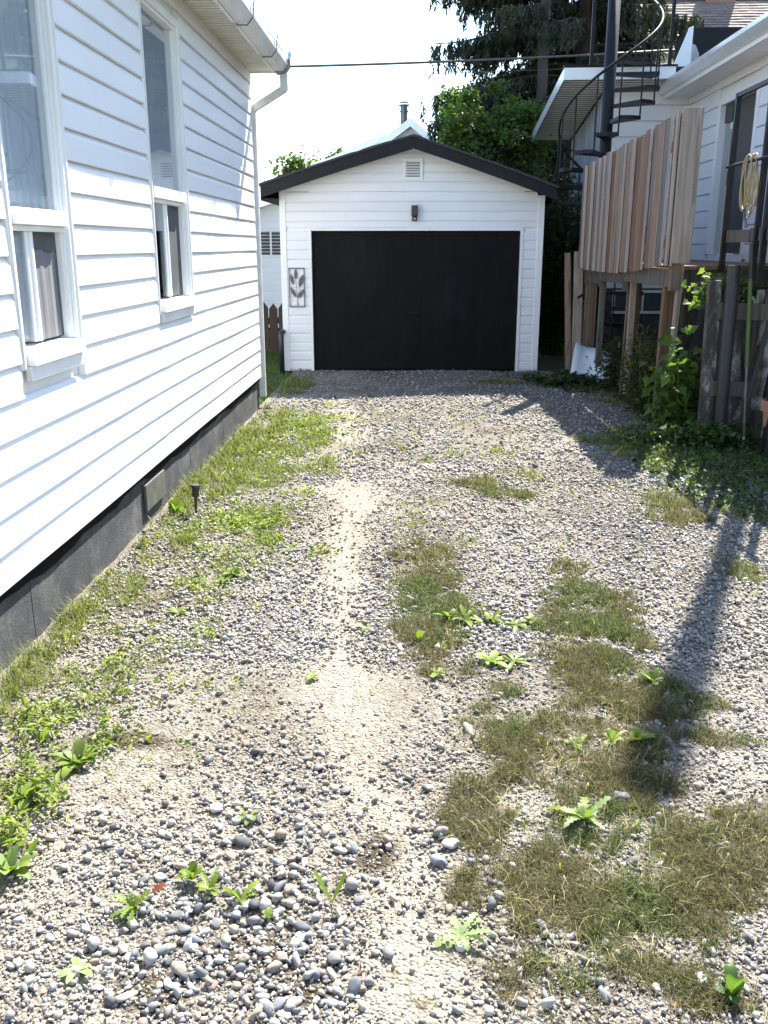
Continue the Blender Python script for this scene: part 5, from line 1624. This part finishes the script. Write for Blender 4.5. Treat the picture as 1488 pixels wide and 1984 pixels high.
# larger pebbles heaped in the lower left, close to the camera
X, Y = field(7000, -1.3, 1.2, 1.45, 3.4)
heap = np.exp(-(((X + 0.40) / 0.42) ** 2 + ((Y - 2.0) / 0.50) ** 2))
kp = rng.random(len(X)) < heap * 0.9 + 0.05
X, Y = X[kp], Y[kp]
stones('gravel', X, Y, np.clip(rng.lognormal(math.log(0.0225), 0.33, len(X)), 0.013, 0.048), 2, sink=0.08)
# crushed stone close up
X, Y = field(36000, -1.6, 1.8, 1.45, 3.9)
S = np.clip(rng.lognormal(math.log(0.0115), 0.40, len(X)), 0.006, 0.030)
stones('gravel', X, Y, S, 1, 0.10)
X, Y = field(46000, -1.65, 1.9, 1.45, 4.2)
stones('gravel', X, Y, rng.uniform(0.004, 0.010, len(X)), 0, 0.15)
# mid and far gravel
X, Y = field(72000, -1.66, 2.4, 3.5, 6.8)
stones('gravel', X, Y, np.clip(rng.lognormal(math.log(0.0145), 0.38, len(X)), 0.007, 0.036), 0, 0.1)
X, Y = field(62000, -1.66, 2.4, 6.5, 12.9)
stones('gravel', X, Y, np.clip(rng.lognormal(math.log(0.020), 0.35, len(X)), 0.010, 0.045), 0, 0.1)

# ---- single stones worth naming
def lone_stone(x, y, sx, sy, sz, col, label, seed):
    co, fc = stone_variants(3, 1)[0]
    rd = np.random.default_rng(seed)
    a = rd.uniform(0, 6.28)
    p = co * np.array([sx, sy, sz]) * 1.25
    v = np.stack([p[:, 0] * math.cos(a) - p[:, 1] * math.sin(a), p[:, 0] * math.sin(a) + p[:, 1] * math.cos(a), p[:, 2] + sz * 0.35], 1)
    o = np_mesh('stone', v, fc.ravel(), np.full(len(fc), 3), 'stone', np.tile(col, (len(v), 1)), smooth=True)
    o.location = (x, y, float(hgt(x, y)))
    tag(o, label, 'stone')
lone_stone(0.665, 2.53, 0.052, 0.042, 0.036, (0.13, 0.13, 0.145), 'smooth grey stone in the shadow tip behind the big dandelion', 1)
lone_stone(0.70, 1.79, 0.036, 0.028, 0.022, (0.66, 0.66, 0.64), 'small white stone on turf at the lower right', 2)
lone_stone(0.12, 2.28, 0.05, 0.042, 0.032, (0.42, 0.40, 0.36), 'pale blocky stone at the left edge of the dry turf', 3)
lone_stone(0.08, 2.20, 0.045, 0.04, 0.036, (0.16, 0.175, 0.20), 'blue grey angular stone just below the pale blocky stone', 4)

# ---- weeds that can be told apart
def blade_leaf(L, w, lobes, curl, name, parent, az, rise, col, tilt=0.0):
    """one long leaf as a folded strip with lobed edges"""
    n = 13
    V = []
    for i in range(n):
        s = i / (n - 1)
        r = L * s
        a = rise - curl * s
        x = L * (math.cos(rise) * s - 0.25 * curl * math.sin(rise) * s * s)
        z = L * (math.sin(rise) * s - 0.5 * curl * s * s)
        ww = w * (math.sin(math.pi * min(1, 0.08 + 0.92 * s)) ** 0.7) * (0.65 + 0.5 * s)
        if lobes and i % 2 == 1 and i < n - 2:
            ww *= 0.42
        elif i % 2 == 1:
            ww *= 0.90
        V += [(x, -ww, z + 0.25 * ww), (x, 0, z), (x, ww, z + 0.25 * ww)]
    F = []
    for i in range(n - 1):
        a = i * 3
        F += [(a, a + 1, a + 4, a + 3), (a + 1, a + 2, a + 5, a + 4)]
    V = np.array(V)
    ca, sa = math.cos(az), math.sin(az)
    V = np.stack([V[:, 0] * ca - V[:, 1] * sa, V[:, 0] * sa + V[:, 1] * ca, np.maximum(V[:, 2], -0.005) + 0.01], 1)
    C = np.tile(np.asarray(col), (len(V), 1)) * rng.uniform(0.9, 1.1)
    o = np_mesh(name, V, np.array(F).ravel(), np.full(len(F), 4), 'leaf', np.clip(C, 0, 1), parent, smooth=True)
    return o
WCOL = [(0.13, 0.19, 0.025), (0.165, 0.22, 0.035), (0.10, 0.155, 0.03)]
PALE = [(0.26, 0.33, 0.16), (0.22, 0.29, 0.12)]
def weed(x, y, n, L, w, lobes, rise, label, cols=WCOL, group=None, seed=0, arc=None, name='weed'):
    t = thing(name, label, 'weed', (x, y, float(hgt(x, y))), group)
    rd = random.Random(seed + int(x * 100) + int(y * 1000))
    n = int(n * (2.2 if 'dock' in label else 1.7))
    for i in range(n):
        az = (2 * math.pi * i / n + rd.uniform(-0.4, 0.4)) if arc is None else rd.uniform(*arc)
        blade_leaf(L * (0.72 if 'dock' in label else 0.92) * rd.uniform(0.4, 1.1), w * rd.uniform(0.6, 1.1), lobes, rd.uniform(0.4, 1.1), 'leaf', t, az, rd.uniform(rise * 0.5, rise * 1.3), cols[i % len(cols)])
    return t
wt = [
 (-0.74, 1.99, 8, 0.10, 0.014, True, 0.8, 'dandelion clump holding the red leaf at the lower left', WCOL),
 (-0.61, 2.11, 7, 0.11, 0.016, True, 0.9, 'largest bright dandelion among the big pebbles, right of the red leaf', WCOL),
 (-0.55, 2.07, 5, 0.09, 0.015, True, 0.7, 'low yellow green dandelion touching the largest one among the pebbles', WCOL),
 (-0.46, 2.03, 4, 0.10, 0.018, True, 1.1, 'upright dark leaved weed between dandelions and the two leaved sprout', WCOL),
 (-0.50, 2.39, 5, 0.08, 0.011, False, 0.6, 'thin weed sprig lying alone above the pebble heap', WCOL),
 (0.13, 1.91, 7, 0.11, 0.018, True, 0.55, 'pale dandelion rosette at the lower edge left of the dry turf', PALE),
 (0.53, 2.40, 10, 0.17, 0.020, True, 0.85, 'big pale dandelion rosette in the dry turf beside the shadow tip', PALE + WCOL),
 (0.76, 1.74, 5, 0.13, 0.024, False, 1.1, 'dark broad leaved weed in the bottom right corner', [(0.06, 0.12, 0.03), (0.09, 0.16, 0.035)]),
 (0.57, 2.85, 5, 0.08, 0.018, True, 0.6, 'left weed of the leafy row crossing the turf near the pole shadow', WCOL),
 (0.71, 2.88, 6, 0.10, 0.018, True, 1.0, 'middle upright weed of the leafy row crossing the turf near the pole shadow', WCOL),
 (0.80, 2.89, 6, 0.10, 0.022, False, 0.8, 'right weed of the leafy row, touching the pole shadow', WCOL),
 (0.33, 3.50, 7, 0.12, 0.020, False, 0.5, 'glowing yellow green plantain on gravel in mid drive', [(0.17, 0.24, 0.03), (0.20, 0.26, 0.04)]),
 (0.43, 3.50, 5, 0.12, 0.014, False, 0.4, 'paler half of the plantain patch in mid drive, its right side', WCOL),
 (0.97, 3.35, 6, 0.11, 0.020, False, 0.7, 'broad leaved weed at the left side of the pole shadow', PALE + WCOL),
 (0.17, 3.98, 7, 0.12, 0.013, False, 0.8, 'grassy left end of the wide weed row in mid drive', WCOL),
 (0.25, 3.95, 7, 0.13, 0.018, False, 0.7, 'thick leafy weed second from left in the wide row in mid drive', WCOL),
 (0.37, 3.96, 6, 0.11, 0.017, False, 0.7, 'weed with yellowing leaves in the middle of the wide row in mid drive', [(0.19, 0.23, 0.03), (0.14, 0.21, 0.045)]),
 (0.48, 3.90, 6, 0.10, 0.015, False, 0.6, 'low weed second from right in the wide row in mid drive', WCOL),
 (0.57, 3.94, 6, 0.11, 0.014, False, 0.6, 'right end of the wide weed row in mid drive', WCOL),
 (0.03, 3.70, 3, 0.13, 0.016, False, 1.2, 'upright three leaved sprout left of the dry patch in mid drive', WCOL),
 (0.13, 3.65, 3, 0.09, 0.014, False, 0.5, 'flat little leaf pair right of the upright three leaved sprout', WCOL),
 (-1.57, 5.66, 6, 0.16, 0.055, False, 1.1, 'round leaved yellow green plant against the dark foundation beside the stake light', [(0.18, 0.25, 0.04), (0.14, 0.21, 0.04)]),
 (-0.96, 4.54, 8, 0.13, 0.022, True, 0.7, 'bushy dandelion on the left gravel in front of the stake light', WCOL),
 (-0.37, 1.96, 3, 0.06, 0.010, False, 0.8, 'tiny sprout below the two leaved sprout at the lower left', WCOL),
 (-0.81, 1.77, 5, 0.07, 0.014, False, 0.4, 'small flat weed on sandy gravel in the lower left corner', PALE),
 (0.10, 3.39, 4, 0.08, 0.014, False, 0.4, 'flat leaves lying on gravel left of the dry turf below the plantain', WCOL),
 (-0.40, 3.33, 4, 0.07, 0.012, False, 0.5, 'lone small weed on the sandy wheel track', WCOL),
 (-0.22, 3.82, 4, 0.07, 0.013, False, 0.5, 'little green weed right of the sandy wheel track in mid drive', WCOL),
 (-1.12, 2.11, 9, 0.17, 0.018, False, 0.8, 'long leaved dock plant cut off by the left border near the bottom', WCOL + PALE),
 (-1.21, 2.45, 9, 0.16, 0.020, False, 0.8, 'dense long leaved dock plant at the left border above the lower one', WCOL),
 (-1.13, 2.66, 9, 0.16, 0.022, False, 0.7, 'spreading dock plant with drooping leaves at the left edge of the gravel', WCOL),
 (-1.13, 4.00, 4, 0.09, 0.016, False, 0.5, 'small bright weed beside the bare earth hole on the left gravel', WCOL),
 (0.76, 3.17, 3, 0.07, 0.012, False, 0.5, 'small leaf cluster within the dry turf above the leafy row', WCOL),
]
for i, (x, y, n, L, w_, lo, ri, lab, cl) in enumerate(wt):
    weed(x, y, n, L, w_, lo, ri, lab, cl, seed=i)
t = thing('weed', 'two leaved V shaped sprout among the big pebbles at the lower left', 'weed', (-0.21, 2.03, float(hgt(-0.21, 2.03))))
blade_leaf(0.12, 0.014, True, 0.3, 'leaf', t, 2.7, 1.0, WCOL[0])
blade_leaf(0.11, 0.015, True, 0.3, 'leaf', t, 0.5, 1.1, WCOL[1])
# the fallen red leaf
rl = blade_leaf(0.05, 0.020, True, 0.5, 'fallen_leaf', None, 0.6, 0.5, (0.15, 0.036, 0.014))
rl.location = (-0.685, 1.985, float(hgt(-0.685, 1.985)) + 0.055)
tag(rl, 'single orange red leaf resting on the dandelion clump at the lower left', 'leaf')
